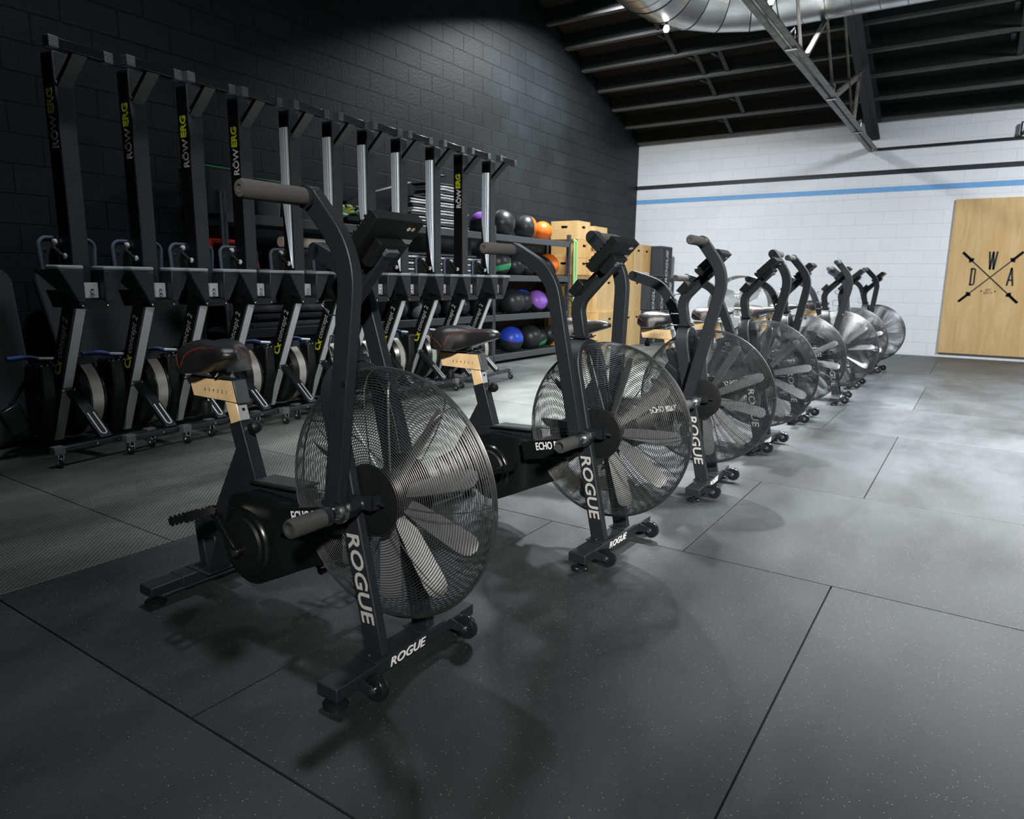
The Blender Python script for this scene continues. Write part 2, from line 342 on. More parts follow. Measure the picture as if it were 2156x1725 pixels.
# ------------------------------------------------------------------ the room
WX, WY = 12.82, 5.71
def roof_z(x): return 3.62 + (WX - x) * 0.325
b = MB()
GAP = 0.0026
def mat_tile(x0, x1, y0, y1):
    g = GAP; c = 0.0012
    v = []
    for (dx, z) in ((g, -0.012), (g, -c * 0.6), (g + c, 0.0)):
        v += [(x0 + dx, y0 + dx, z), (x1 - dx, y0 + dx, z), (x1 - dx, y1 - dx, z), (x0 + dx, y1 - dx, z)]
    f = [(8, 9, 10, 11)]
    for k in range(2):
        for i in range(4): j = (i + 1) % 4; f.append((4 * k + i, 4 * k + j, 4 * k + 4 + j, 4 * k + 4 + i))
    b.add(v, f)
def ysplit(x0, x1, ys):
    ys = sorted(ys)
    for a, c in zip(ys, ys[1:]): mat_tile(x0, x1, a, c)
cols = [(-4.6, -2.75, 0), (-2.75, -0.95, 1), (-0.95, 0.862, 0), (0.862, 2.652, 1), (2.652, 3.905, 0), (3.905, 5.72, 2), (5.72, 7.052, 0), (7.052, 8.84, 2), (8.84, 10.172, 0), (10.172, 11.93, 3), (11.93, WX - 0.01, 0)]
for x0, x1, k in cols:
    base = {0: 0.905 - 1.825 * 5, 1: 0.335 - 1.195 * 7, 2: 0.385 - 1.21 * 7, 3: 0.42 - 1.21 * 7}[k]; st = {0: 1.825, 1: 1.195, 2: 1.21, 3: 1.21}[k]
    ys = [y for y in (base + st * i for i in range(24)) if y < 2.5] + [2.695]
    ysplit(x0, x1, ys)
xs = [-4.6 + 1.22 * i for i in range(15)]
for i, x0 in enumerate(xs):
    x1 = min(x0 + 1.22, WX - 0.01)
    if x1 > x0 + .05: ysplit(x0, x1, [2.695, 3.62, 5.45, WY] if i % 2 else [2.695, 4.52, WY])
b.box(-4.7, WX, -8.2, WY, -0.12, -0.011)
fo = b.build('floor', M['floor'], smooth=False)
ta = fo.data.attributes.new('tone', 'FLOAT', 'FACE'); rt = random.Random(5); nf = len(fo.data.polygons); vals = []; t_ = 1.0
for i in range(nf):
    if i % 9 == 0: t_ = rt.uniform(0.78, 1.22)
    vals.append(t_ if i < nf - 6 else 0.15)
ta.data.foreach_set('value', vals)
tag(fo, 'black speckled rubber mat flooring with thin straight seams', kind='structure')
def wall(name, m, x0, x1, y0, y1, poly=None):
    q = MB()
    if poly: q.prism(poly, y0, y1)
    else: q.box(x0, x1, y0, y1, -0.12, 3.75)
    return q.build(name, m, smooth=False)
XL = -4.7
tag(wall('wall_left', M['wallblack'], 0, 0, WY, WY + 0.2, [(XL, -0.12), (WX + 0.2, -0.12), (WX + 0.2, roof_z(WX) + 0.1), (XL, roof_z(XL) + 0.2)]), 'long black painted concrete block wall', kind='structure')
wb = tag(wall('wall_back', M['wallwhite'], WX, WX + 0.2, -8.2, WY + 0.2), 'white painted concrete block wall with a black and a blue stripe', kind='structure')
tag(wall('wall_right', M['wallblack'], 0, 0, -8.4, -8.2, [(XL, -0.12), (WX + 0.2, -0.12), (WX + 0.2, roof_z(WX) + 0.1), (XL, roof_z(XL) + 0.2)]), 'black painted block wall on the open side of the gym', kind='structure')
q = MB(); q.box(XL - 0.2, XL, -8.4, WY + 0.2, -0.12, roof_z(XL) + 0.2)
tag(q.build('wall_front', M['wallblack'], smooth=False), 'black painted block wall at the near end', kind='structure')
# roof deck with its joists and bridging
q = MB(); q.prism([(XL - .2, roof_z(XL - .2) + 0.22), (WX + 0.2, roof_z(WX + .2) + 0.22), (WX + 0.2, roof_z(WX + .2) + 0.30), (XL - .2, roof_z(XL - .2) + 0.30)], -8.4, WY + 0.2)
ceil = tag(q.build('ceiling', M['deck'], smooth=False), 'sloping black roof deck on closely spaced joists', kind='structure')
for i in range(18):
    x = 12.74 - 0.568 * i; z = roof_z(x)
    j = MB(); j.prism([(x - 0.012, z), (x + 0.075, z + 0.0), (x + 0.075, z + 0.014), (x + 0.003, z + 0.014), (x + 0.003, z + 0.235), (x + 0.06, z + 0.235), (x + 0.06, z + 0.25), (x - 0.012, z + 0.25)], -8.3, WY)
    jo = j.build('joist', M['deck'], ceil, smooth=False)
    j = MB(); j.box(x - 0.013, x + 0.076, -8.3, WY - .01, z - 0.006, z + .001); j.box(x - 0.017, x - 0.012, -8.3, WY - .01, z - 0.006, z + .03); j.build('joist_flange', M['joist'], jo, smooth=False)
for i, (y, k) in enumerate([(3.55, 1), (3.85, 2), (3.85, 3), (3.5, 3), (4.1, 4), (4.15, 5), (3.9, 0), (-0.1, 2), (-.1, 3)]):
    x = 12.74 - 0.568 * k; z = roof_z(x)
    j = MB(); j.prism([(x - 0.5, z + .19), (x - 0.02, z + 0.015), (x + 0.0, z + 0.03), (x - 0.5, z + .225)], y, y + 0.06); j.build('bridging_strut', M['bridge'], ceil, smooth=False)
    j = MB(); j.prism([(x - 0.5, z + .16 + .0), (x - 0.5, z + .2), (x - 0.02, z + 0.235), (x, z + .2)], y + .1, y + 0.15); j.build('bridging_strut', M['bridge'], ceil, smooth=False)

# roof truss running away to the white wall
TY = 1.69
tr = tag(thing('roof_truss', (WX - 0.02, TY, 3.2)), 'grey steel roof truss running from overhead to the white wall', 'truss')
tr.location = (0, 0, 0)
q = MB()
for s_ in (-1, 1):
    q.box(1.5, WX - 0.02, TY + s_ * 0.012, TY + s_ * 0.075, 3.21, 3.222); q.box(1.5, WX - 0.02, TY + s_ * 0.012 - .004, TY + s_ * 0.012 + .004, 3.21, 3.29)
q.build('bottom_chord', M['rust'], tr, smooth=False)
q = MB(); tz = lambda x: 3.36 + (WX - x) * 0.348
def beam(q, x0, x1, dz):
    q.prism([(x0, tz(x0) + dz), (x1, tz(x1) + dz), (x1, tz(x1) + dz + 0.02), (x0, tz(x0) + dz + 0.02)], TY - 0.09, TY + 0.09)
beam(q, 2.5, WX - .02, 0); beam(q, 2.5, WX - .02, 0.26)
q.prism([(2.5, tz(2.5)), (WX - .02, tz(WX)), (WX - .02, tz(WX) + .27), (2.5, tz(2.5) + .27)], TY - 0.01, TY + 0.01)
q.build('top_chord', M['bridge'], tr, smooth=False)
def web(xa, za, xb, zb, w, t=0.006, m='rust'):
    dx, dz = xb - xa, zb - za; l = math.hypot(dx, dz); nx, nz = -dz / l * w / 2, dx / l * w / 2
    q = MB(); q.prism([(xa + nx, za + nz), (xb + nx, zb + nz), (xb - nx, zb - nz), (xa - nx, za - nz)], TY - t, TY + t)
    q.prism([(xa + nx, za + nz), (xb + nx, zb + nz), (xb + nx * .8, zb + nz * .8), (xa + nx * .8, za + nz * .8)], TY - w / 2, TY + t)
    q.build('web_member', M[m], tr, smooth=False)
for xa, za, xb, zb, w_ in ((7.46, 3.24, 6.55, 4.30, .05), (7.62, 3.27, 8.75, 4.08, .085), (9.18, 3.24, 8.20, 4.10, .05), (9.36, 3.30, 11.0, 3.93, .085), (10.62, 3.24, 9.15, 4.40, .05), (10.72, 3.24, 10.78, 3.85, .075), (12.5, 3.22, 12.45, 3.32, .06),
                         (6.2, 3.27, 7.2, 4.5, .085), (5.2, 3.24, 4.6, 5.2, .05)): web(xa, za, xb, zb, w_)
for x in (7.05, 9.1, 11.2):
    q = MB(); q.tube([(x, TY - .03, 3.21), (x, TY - .03, 3.33), (x - .05, TY - .03, 3.36), (x - .05, TY + .03, 3.30)], 0.008, 6); q.box(x - .02, x + .02, TY - .05, TY + .05, 3.195, 3.21); q.build('beam_clamp', M['steel'], tr)

# conduit and bracket on the white wall
q = MB(); q.box(WX - 0.03, WX - 0.001, -6.0, 1.62, 3.20, 3.235); q.box(WX - .034, WX - .03, 0.62, .85, 3.203, 3.232)
tag(q.build('conduit', M['frame2'], smooth=False), 'thin black conduit running along the top of the white wall', 'conduit')
q = MB(); q.box(WX - 0.06, WX - 0.03, -0.26, -0.20, 3.245, 3.37); q.lathe([(0.004, 0), (0.03, 0.005), (0.034, 0.04), (0.03, 0.06), (0.03, .17), (.02, .19)], 14, (WX - .065, -0.23, 3.24), 'z')
tag(q.build('pipe_hanger', M['chrome'], smooth=False), 'small shiny pipe hanger above the black conduit', 'bracket')

# spiral duct with an elbow
def duct():
    d = tag(thing('air_duct'), 'large round galvanised spiral duct turning under the roof', 'duct')
    R_, cz = 0.40, 4.16
    cx, cy, er = 7.05, 2.05, 1.05           # elbow centre and radius
    def run(name, pts):
        q = MB(); q.tube(pts, R_, 40, cap=False); return q.build(name, M['galv'], d, ang=25)
    run('duct_section', [(cx + er, y, cz) for y in (cy, 0.5, -1.0, -3.0, -6.0)])
    el = [(cx + er * math.sin(a), cy + er * math.cos(a), cz) for a in [PI / 2 * k / 5 for k in range(6)]]
    for a, c in zip(el, el[1:]): run('elbow_segment', [a, c])
    run('duct_section', [(x, cy + er, cz) for x in (cx, 5.0, 2.5)])
    def band(p, t, r=R_ + 0.001, w=0.006):
        p = Vector(p); t = Vector(t).normalized(); u = t.cross(Vector((0, 0, 1))).normalized(); z = Vector((0, 0, 1)); pts = [p + (u * math.cos(2 * PI * k / 40) + z * math.sin(2 * PI * k / 40)) * r for k in range(40)]
        q.tube(pts, w, 6, closed=True)
    q = MB()
    for i, p in enumerate(el):
        t = (math.cos(PI / 2 * i / 5), -math.sin(PI / 2 * i / 5), 0); band(p, t)
    q.build('elbow_seam', M['bridge'], d)
    q = MB(); y = cy - 0.2
    while y > -6: band((cx + er, y, cz), (0, 1, 0.0), R_ - .001, 0.004); y -= 0.24
    x = cx - 0.15
    while x > 2.6: band((x, cy + er, cz), (1, 0, 0), R_ - .001, 0.004); x -= 0.2
    q.build('spiral_seam', M['rust'], d)
duct()
q = MB(); q.lathe([(0.005, 0.0), (0.022, 0.006), (0.030, 0.03), (0.024, 0.055), (0.012, 0.07)], 20, (0, 0, 0), 'z')
lampb = thing('ceiling_lamp', (7.40, 3.05, 3.67)); tag(lampb, 'small glowing round lamp just under the galvanised duct', 'lamp')
q.build('bulb', mat('lamp_glow', (1, 1, 1), 0.4, emit=(1, 0.97, 0.9, 14)), lampb)
q = MB(); q.lathe([(0.014, 0.065), (0.018, 0.10)], 16, (0, 0, 0), 'z'); q.tube([(0, 0, .09), (0, 0, 0.2)], 0.006, 6); q.build('lamp_stem', M['frame2'], lampb)

# plywood sign
sg = tag(thing('plywood_sign', (WX - 0.001, 0, 0)), 'tall plywood board on the white wall with crossed black barbells', 'sign')
q = MB(); q.box(-0.03, 0, -0.69, 0.47, 0.07, 2.395); q.build('board', M['board'], sg, bevel=0.003)
M['ink'] = mat('black_sign_print', (0.012, 0.012, 0.013), 0.6)
M['inkf'] = mat('faint_sign_print', (0.16, 0.10, 0.05), 0.6)
def flat(name, polys, m, x=-0.0312, t=0.001):
    q = MB()
    for p in polys: q.prism(p, x - t, x + t, 'x')
    return q.build(name, m, sg, smooth=False)
def strip(a, b, w0, w1=None):
    w1 = w1 or w0; dx, dy = b[0] - a[0], b[1] - a[1]; l = math.hypot(dx, dy); nx, ny = -dy / l / 2, dx / l / 2
    return [(a[0] + nx * w0, a[1] + ny * w0), (b[0] + nx * w1, b[1] + ny * w1), (b[0] - nx * w1, b[1] - ny * w1), (a[0] - nx * w0, a[1] - ny * w0)]
def lerp(a, b, t): return (a[0] + (b[0] - a[0]) * t, a[1] + (b[1] - a[1]) * t)
for a, b_ in (((0.293, 1.61), (-0.466, 0.868)), ((-0.455, 1.61), (0.275, 0.868))):
    P_ = [strip(a, b_, 0.017), strip(a, lerp(a, b_, .155), 0.038), strip(b_, lerp(b_, a, .155), 0.038)]
    for t in (0.16, 0.84): c = lerp(a, b_, t); P_.append(strip(lerp(a, b_, t - .009), lerp(a, b_, t + .009), 0.085)); P_.append(strip(lerp(a, b_, t - .022), lerp(a, b_, t + .022), 0.055))
    flat('barbell_print', P_, M['ink'], -0.0312 - (0.0004 if a[0] > 0 else 0))
w = 0.024
flat('letter_d', [[(0.165, 1.375), (0.141, 1.375), (0.141, 1.115), (0.165, 1.115)], [(0.165, 1.375), (0.115, 1.375), (0.118, 1.352), (0.165, 1.352)], [(0.165, 1.138), (0.118, 1.138), (0.115, 1.115), (0.165, 1.115)],
     [(0.117, 1.375), (0.096, 1.352), (0.096, 1.138), (0.117, 1.115)]], M['ink'])
flat('letter_w', [strip((-0.045, 1.617), (-0.072, 1.352), w), strip((-0.072, 1.352), (-0.093, 1.617), w), strip((-0.093, 1.617), (-0.116, 1.352), w), strip((-0.116, 1.352), (-0.142, 1.617), w)], M['ink'])
flat('letter_a', [strip((-0.342, 1.382), (-0.305, 1.117), w), strip((-0.342, 1.382), (-0.378, 1.117), w), strip((-0.315, 1.20), (-0.368, 1.20), 0.02)], M['ink'])
place('small_print', text_mesh('small_print', "EST", 0.045, M['inkf'], 0.001), sg, (-0.0312, -0.089, 1.052), (0, -1, 0), (0, 0, 1))
place('small_print', text_mesh('small_print', "2017", 0.05, M['inkf'], 0.001, 1.2), sg, (-0.0312, -0.089, 1.008), (0, -1, 0), (0, 0, 1))
for y in (-0.003, -0.175):
    q = MB(); q.lathe([(0.01, -0.0325), (0.01, -0.0302)], 12, (0, y, 1.033), 'x'); q.build('printed_dot', M['ink'], sg)

# ------------------------------------------------------------------ shelving
POSTS = (3.54, 5.49, 7.37, 9.33); RY0, RY1 = 5.20, 5.655
rk = tag(thing('shelving_unit', (0, 0, 0)), 'long four-tier black steel shelving unit along the black wall', 'shelving')
def post(x, y):
    q = MB(); t = 0.0035
    # angle post with keyhole slots along it
    for k in range(int(1.775 / 0.095) + 1):
        z0 = k * 0.095; z1 = min(z0 + 0.095, 1.775)
        q.box(x - 0.03, x - 0.010, y, y + t, z0, z1); q.box(x + 0.010, x + 0.03, y, y + t, z0, z1)
        q.box(x - 0.010, x + 0.010, y, y + t, z0, z0 + 0.045)
    q.box(x - t, x + t, y, y + 0.06, 0, 1.775)
    q.build('post', M['rack'], rk, smooth=False)
for x in POSTS:
    for y in (RY0, RY1 - 0.06): post(x, y)
TIERS = (0.085, 0.61, 1.125, 1.635)
for i in range(3):
    x0, x1 = POSTS[i] + 0.02, POSTS[i + 1] - 0.02
    for z in TIERS:
        zz = z - (0.06 if i == 0 and z > 1.2 else 0)
        q = MB(); q.box(x0, x1, RY0 - 0.004, RY0 + 0.03, zz - 0.045, zz + 0.035); q.build('front_beam', M['rack'], rk, bevel=0.003)
        q = MB(); q.box(x0, x1, RY1 - 0.04, RY1 - 0.01, zz - 0.045, zz + 0.035); q.build('rear_beam', M['rack'], rk, bevel=0.003)
        q = MB(); q.box(x0, x1, RY0 + 0.03, RY1 - 0.04, zz - 0.0, zz + 0.02); q.build('shelf', M['rack'], rk, smooth=False)

# ------------------------------------------------------------------ balls on the shelves
BK = (0.020, 0.021, 0.023)
bm_black = ball_mat('black_ball', BK, BK, ((0, 0, 1), 9, 10))
def ball(x, y, z, r, m, label, group='exercise balls on the steel shelving', sub=None, rot=(0, 0, 0), cat='ball'):
    q = MB(); n = 28; prof = [(max(r * math.sin(PI * k / 20), 0.0008), -r * math.cos(PI * k / 20)) for k in range(21)]
    q.lathe(prof, n, (0, 0, 0), 'z')
    o = q.build('medicine_ball', m, loc=(x, y, z), rot=rot); tag(o, label, cat, group)
    # stitched seams as a part
    s = MB(); s.tube([(r * 1.001 * math.cos(2 * PI * k / 40), 0, r * 1.001 * math.sin(2 * PI * k / 40)) for k in range(40)], 0.0016, 4, closed=True)
    s.tube([(0, r * 1.001 * math.cos(2 * PI * k / 40), r * 1.001 * math.sin(2 * PI * k / 40)) for k in range(40)], 0.0016, 4, closed=True)
    s.build('seam', M['plastic'], o)
    return o
T0, T1, T2, T3 = [z + 0.02 for z in TIERS]
Y0 = 5.43
def bmix(c, d, a, b_): return ball_mat('panel_ball', BK, c, (d, a, b_))
cam_dir = Vector((-0.84, -0.54, 0))
R_ = 0.18
# top tier
ball(7.86, Y0, T3 + .182, .180, bm_black, 'large plain black ball at the left end of the top shelf')
ball(7.42, Y0 + .02, T3 + .15, .15, bmix((0.25, .08, .5), (-.3, .2, 1), .08, 1), 'black ball with a purple panel, mostly behind the last rower post')
ball(8.44, Y0, T3 + .17, .170, bmix((.80, .16, .012), (1, -.6, .1), .075, 1), 'black ball with an orange side in the middle of the top shelf')
ball(8.90, Y0, T3 + .145, .145, ball_mat('orange_ball', (.80, .16, .012), (.80, .16, .012), ((0, 0, 1), 9, 10)), 'all-orange ball at the right end of the top shelf')
# third tier
ball(7.78, Y0, T2 + .178, .178, bmix((.05, .36, .16), (0.1, -.25, -1), .055, .125), 'dark grey ball with a bright green stripe on the second shelf down')
ball(8.20, Y0 + .02, T2 + .15, .15, bm_black, 'black ball just right of the green-striped ball')
ball(8.53, Y0 + .03, T2 + .13, .13, bm_black, 'smaller black ball half hidden by the second bike handlebar')
ball(9.07, Y0, T2 + .172, .172, bmix((.80, .16, .012), (1, -.5, .8), .0, 1), 'orange ball with a black patch at the right end of the second shelf')
# second tier, right bay
ball(8.08, Y0 - .03, T1 + .175, .175, bm_black, 'big plain black ball leftmost on the third shelf of the right bay')
ball(8.42, Y0 + .04, T1 + .172, .170, bmix((.02, .06, .5), (.4, .3, 1), .085, 1), 'black ball with a blue rim behind the plain black one')
ball(8.74, Y0 - .02, T1 + .165, .160, bmix((.30, .12, .6), (-.2, -.7, .45), .045, 1), 'black ball with a violet panel on the third shelf')
ball(9.07, Y0, T1 + .150, .150, bm_black, 'black ball at the right end of the third shelf')
# bottom tier, right bay
ball(8.08, Y0 - .02, T0 + .178, .178, bmix((.02, .06, .5), (-.1, -.25, 1), .015, 1), 'blue-topped ball with a dark grey front on the bottom shelf')
ball(8.62, Y0, T0 + .175, .172, bm_black, 'plain black ball beside the blue-topped ball on the bottom shelf')
ball(8.93, Y0 + .05, T0 + .14, .135, bmix((.05, .36, .16), (.3, -.3, -1), .06, .12), 'small black ball with a green mark low on its front')
ball(9.20, Y0 + .02, T0 + .19, .125, bm_black, 'black ball at the far right of the bottom shelf')
# left bays, small ones seen between the rowers
k = 0
for x, r, c, lab in ((7.20, .118, None, 'small black ball behind the last rower on the third shelf'), (6.95, .13, None, 'black ball between the last two rower beams'),
                     (6.66, .125, None, 'black ball behind the tenth rower beam'), (6.38, .125, None, 'black ball left of the tenth rower beam'),
                     (6.10, .132, 'w', 'black ball with a white mark behind the ninth rower'), (5.80, .128, None, 'black ball leftmost of the row behind the rowers'),
                     (7.27, .0, None, '')):
    if r: ball(x, Y0 - (.05 if r < .125 else 0), T1 + r, r, bm_black if c is None else bmix((.5, .5, .5), (-.3, -1, -.6), .116, 1), lab, 'small balls on the third shelf behind the rowers')
ball(7.16, Y0 + .10, T1 + .31, .11, ball_mat('blue_ball', (.02, .07, .5), (.02, .07, .5), ((0, 0, 1), 9, 10)), 'solid blue ball on top of the small black balls beside the shelf post')
ball(7.13, Y0 - .03, T0 + .16, .158, bm_black, 'dark ball on the bottom shelf behind the second bike saddle')
ball(6.55, Y0 - .03, T0 + .15, .15, bmix((.02, .06, .5), (.1, -.3, 1), .03, 1), 'black and blue ball low behind the tenth rower', 'small balls on the third shelf behind the rowers')

# ------------------------------------------------------------------ things on the left and middle shelves
def bin_(x, y, z, w, d, h, label):
    o = thing('storage_bin', (x, y, z)); tag(o, label, 'bin', 'black bins on the top shelf')
    q = MB(); n = 8
    def ring(hw, hd, zz, r=.05):
        p = []
        for cx, cy, a0 in ((hw - r, hd - r, 0), (-hw + r, hd - r, PI / 2), (-hw + r, -hd + r, PI), (hw - r, -hd + r, 1.5 * PI)):
            for k in range(6): a = a0 + PI / 2 * k / 5; p.append((cx + r * math.cos(a), cy + r * math.sin(a), zz))
        return p
    A, B_, C, D = ring(w * .43, d * .43, 0), ring(w / 2, d / 2, h), ring(w / 2 - .008, d / 2 - .008, h), ring(w * .43 - .008, d * .43 - .008, .01)
    n = len(A); q.add(A + B_ + C + D, [tuple(range(n))[::-1]] + [(i + n * j, (i + 1) % n + n * j, (i + 1) % n + n * (j + 1), i + n * (j + 1)) for j in range(3) for i in range(n)] + [tuple(range(3 * n, 4 * n))])
    q.build('body', M['tub'], o)
    q = MB(); q.tube(ring(w / 2, d / 2, h), 0.006, 6, closed=True); q.build('rim', M['green'], o)
bin_(3.60, 5.42, T3 - .06, .40, .40, .36, 'tall black tub with a green rim at the left end of the top shelf')
bin_(4.02, 5.42, T3 - .06, .34, .36, .32, 'black tub with a green rim in the middle of the three')
bin_(4.42, 5.42, T3 - .06, .38, .36, .31, 'black tub with a green rim nearest the bikes')
# stack of wrapped mats
mw = 0.034
for i in range(17):
    x0 = 5.86 + random.uniform(-.03, .03) + (0.0 if i < 11 else .38); x1 = 6.92 + random.uniform(-.05, .05) - i * .014
    q = MB(); z = T3 + 0.004 + i * mw * .9
    q.sweep([(x0, z + .014)] + [(x0 + (x1 - x0) * t / 10, z + .014 + random.uniform(-.004, .004)) for t in range(1, 10)] + [(x1, z + .014)], mw * .62, 5.24, 5.58)
    tag(q.build('folded_mat', M['vinylband'] if i % 3 != 1 else M['foam'], bevel=.008), 'thin folded mat on the top shelf, %s of the tall stack' % (['lowest', 'second from the bottom', 'third from the bottom', 'fourth from the bottom', 'fifth from the bottom', 'sixth from the bottom', 'seventh from the bottom', 'eighth from the bottom', 'middle one', 'eighth from the top', 'seventh from the top', 'sixth from the top', 'fifth from the top', 'fourth from the top', 'third from the top', 'second from the top', 'topmost'][i]), 'mat', 'folded mats stacked on the top shelf')
q = MB(); q.prism([(5.10, 0), (6.10, 0), (6.10, .52), (5.52, .36), (5.10, .20)], 5.42, 5.60)
tag(q.build('foam_wedge', M['plastic'], loc=(0, .03, T3), bevel=.02), 'black wedge-shaped case standing behind the folded mats', 'case')
for i in range(7):
    q = MB(); z = T2 + 0.004 + i * .034; x0 = 5.70 + random.uniform(0, .1); q.sweep([(x0, z + .014)] + [(x0 + 1.3 * t / 8, z + .014 + random.uniform(-.004, .004)) for t in range(1, 9)], .022, 5.24, 5.56)
    tag(q.build('rolled_strap_mat', M['vinylband'] if i % 2 else M['foam'], bevel=.006), 'thin mat on the second shelf under the tall stack, %s' % (['lowest one', 'second from the bottom', 'third from the bottom', 'middle one', 'third from the top', 'second from the top', 'topmost one'][i]), 'mat', 'thin mats stacked on the second shelf')
# red frames
def red_frame(x, y, lab):
    q = MB(); z = T2
    for yy in (0, .16): q.tube(bend([(0, yy, 0), (0.03, yy, .20), (0.0 + .03, yy, .240), (.44, yy, .240), (.48, yy, 0)], .05), .012, 8)
    q.tube([(0.0, 0, .012), (0.0, .16, .012)], .010, 8); q.tube([(.46, 0, .012), (.46, .16, .012)], .010, 8)
    tag(q.build('parallette_frame', M['red'], loc=(x, y, z)), lab, 'frame')
red_frame(3.42, 5.28, 'bright red tubular frame on the second shelf, left one')
red_frame(3.56, 5.47, 'bright red tubular frame nested behind the front red frame')
q = MB(); q.lathe([(.02, 0), (.045, .0), (.048, .01), (.048, .55), (.045, .56), (.02, .56)], 20, (4.16, 5.30, 1.405), 'x'); tag(q.build('foam_roller', M['cream']), 'pale cream foam roller lying on the second shelf', 'roller')
q = MB(); q.box(4.12, 4.74, 5.26, 5.52, T2 - .03, 1.355); q.box(4.20, 4.66, 5.25, 5.50, 1.30, 1.345)
tag(q.build('roller_case', M['plastic'], bevel=.01), 'low black case under the cream foam roller', 'case')
q = MB(); q.box(4.42, 4.56, 5.22, 5.32, 0, .14); tag(q.build('small_carton', M['cream'], loc=(0, 0, T2), bevel=.004) if False else q.build('small_carton', M['cream'], loc=(.25, -.0, T2 + .0), bevel=.004), 'small pale carton beside the black case', 'box')
# tangled bands on the top shelf
for i, (mm, lab) in enumerate((('yel2', 'yellow tangled exercise band on the top shelf'), ('teal', 'teal tangled exercise band on the top shelf'), ('lime', 'pale green tangled exercise band on the top shelf'), ('plastic', 'black tangled exercise band on the top shelf'))):
    pts = [(4.98 + .16 * math.sin(k * 1.7 + i) + .03 * i, 5.33 + .05 * math.cos(k * 2.3 + i), T3 + .035 + .11 * abs(math.sin(k * .9 + i * 1.3))) for k in range(16)]
    q = MB(); q.tube(bend(pts, .05, 4), .013, 6); tag(q.build('exercise_band', M[mm]), lab, 'band', 'tangled exercise bands on the top shelf')
# step benches behind the rowers: dark slabs with blue feet
for i in range(4):
    q = MB(); q.box(3.75, 4.95, 5.24, 5.56, 0, .06); q.box(3.78, 4.92, 5.235, 5.24, .015, .045)
    tag(q.build('step_board', M['foam'] if i % 2 else M['rack'], loc=(.05 * (i % 2), 0, T1 + .005 + i * .075), bevel=.012), 'long dark step board behind the rowers, %s of the stack' % ('lowest', 'second from below', 'third from below', 'topmost')[i], 'step', 'step boards stacked on the third shelf')
for x in (4.40, 4.72):
    q = MB(); q.prism([(-.09, 0), (.09, 0), (.06, .11), (-.06, .11)], 5.26, 5.40); tag(q.build('step_riser', M['cobalt'], loc=(x, 0, T1 + .308), bevel=.01), 'cobalt blue riser block on the step boards, %s' % ('left one' if x < 4.5 else 'right one'), 'riser')
for i, x in enumerate((4.75, 5.15, 5.85, 6.2)):
    q = MB(); q.prism([(-.13, 0), (.13, 0), (.11, .10), (.02, .13), (-.10, .10)], 5.25, 5.50); tag(q.build('blue_pad', M['cobalt'], loc=(x, 0, T0), bevel=.02), 'blue moulded pad on the bottom shelf, %s of four from the left end' % ('first', 'second', 'third', 'last')[i], 'pad', 'blue pads on the bottom shelf')

# green strap hanging from the end post, speaker plug with cord on the wall
q = MB(); q.tube(bend([(9.36, 5.16, 1.70), (9.40, 5.13, 1.68), (9.42, 5.13, 1.2), (9.40, 5.13, .72), (9.43, 5.13, .3), (9.38, 5.14, .70), (9.37, 5.15, 1.68)], .03), .017, 6)
tag(q.build('resistance_band', M['lime']), 'pale green resistance band hanging on the end post of the shelving', 'band')
so = tag(thing('wall_charger', (6.86, WY, 2.28)), 'small black power adapter plugged high on the black wall', 'adapter')
q = MB(); q.box(-.05, .05, -.09, 0, -.11, .07); q.build('plug_body', M['plastic'], so, bevel=.01)
q = MB(); q.tube(bend([(-.03, -.05, -.10), (-.03, -.05, -.42), (0, -.03, -.50), (0, -.02, -.95)], .05), .007, 6); q.tube(bend([(.04, -.05, -.02), (.08, -.06, -.10), (.06, -.05, -.34), (0.0, -.03, -.50)], .05), .007, 6)
q.tube(bend([(-.05, -.05, .03), (-.2, -.1, 0), (-.45, -.5, -.03)], .1), .006, 6); q.build('cord', M['plastic'], so)
q = MB(); q.box(9.80, 9.84, 5.45, 5.68, .02, 1.36); tag(q.build('white_panel', M['white'], bevel=.004), 'narrow white board standing beside the end of the shelving', 'board')

# ------------------------------------------------------------------ plyo boxes
def plyo(x0, x1, y0, y1, z0, z1, m, label, group, holes=('x', 'y'), mark=False):
    """plywood jump box: shell with hand holes cut as dark recessed slots, visible panel edges"""
    o = thing('plyo_box', (x0, y0, z0)); tag(o, label, 'box', group)
    w, d, h = x1 - x0, y1 - y0, z1 - z0; t = .018
    def panel(u, v, hole):
        # panel in (u, v) with an optional hand hole near the top
        if not hole: return [[(0, 0), (u, 0), (u, v), (0, v)]]
        hw, hh, cy = .055, .018, v - min(.11, v * .33); a, b_ = u / 2 - hw, u / 2 + hw
        return [[(0, 0), (u, 0), (u, cy - hh), (0, cy - hh)], [(0, cy + hh), (u, cy + hh), (u, v), (0, v)], [(0, cy - hh), (a, cy - hh), (a, cy + hh), (0, cy + hh)], [(b_, cy - hh), (u, cy - hh), (u, cy + hh), (b_, cy + hh)]]
    q = MB()
    for p in panel(d, h, 'x' in holes): q.prism(p, 0, t, 'x')
    q.build('end_panel', m, o, smooth=False); q = MB()
    for p in panel(d, h, False): q.prism(p, w - t, w, 'x')
    q.build('end_panel', m, o, smooth=False); q = MB()
    for p in panel(w - 2 * t, h, 'y' in holes): q.prism([(a + t, c) for a, c in p], 0, t, 'y')
    q.build('side_panel', m, o, smooth=False); q = MB()
    for p in panel(w - 2 * t, h, False): q.prism([(a + t, c) for a, c in p], d - t, d, 'y')
    q.build('side_panel', m, o, smooth=False)
    q = MB(); q.box(t, w - t, t, d - t, 0, t); q.build('bottom_panel', m, o, smooth=False)
    q = MB(); q.box(t, w - t, t, d - t, h - t, h); q.build('top_panel', m, o, smooth=False)
    return o
Z = [0.0, .585, 1.185]
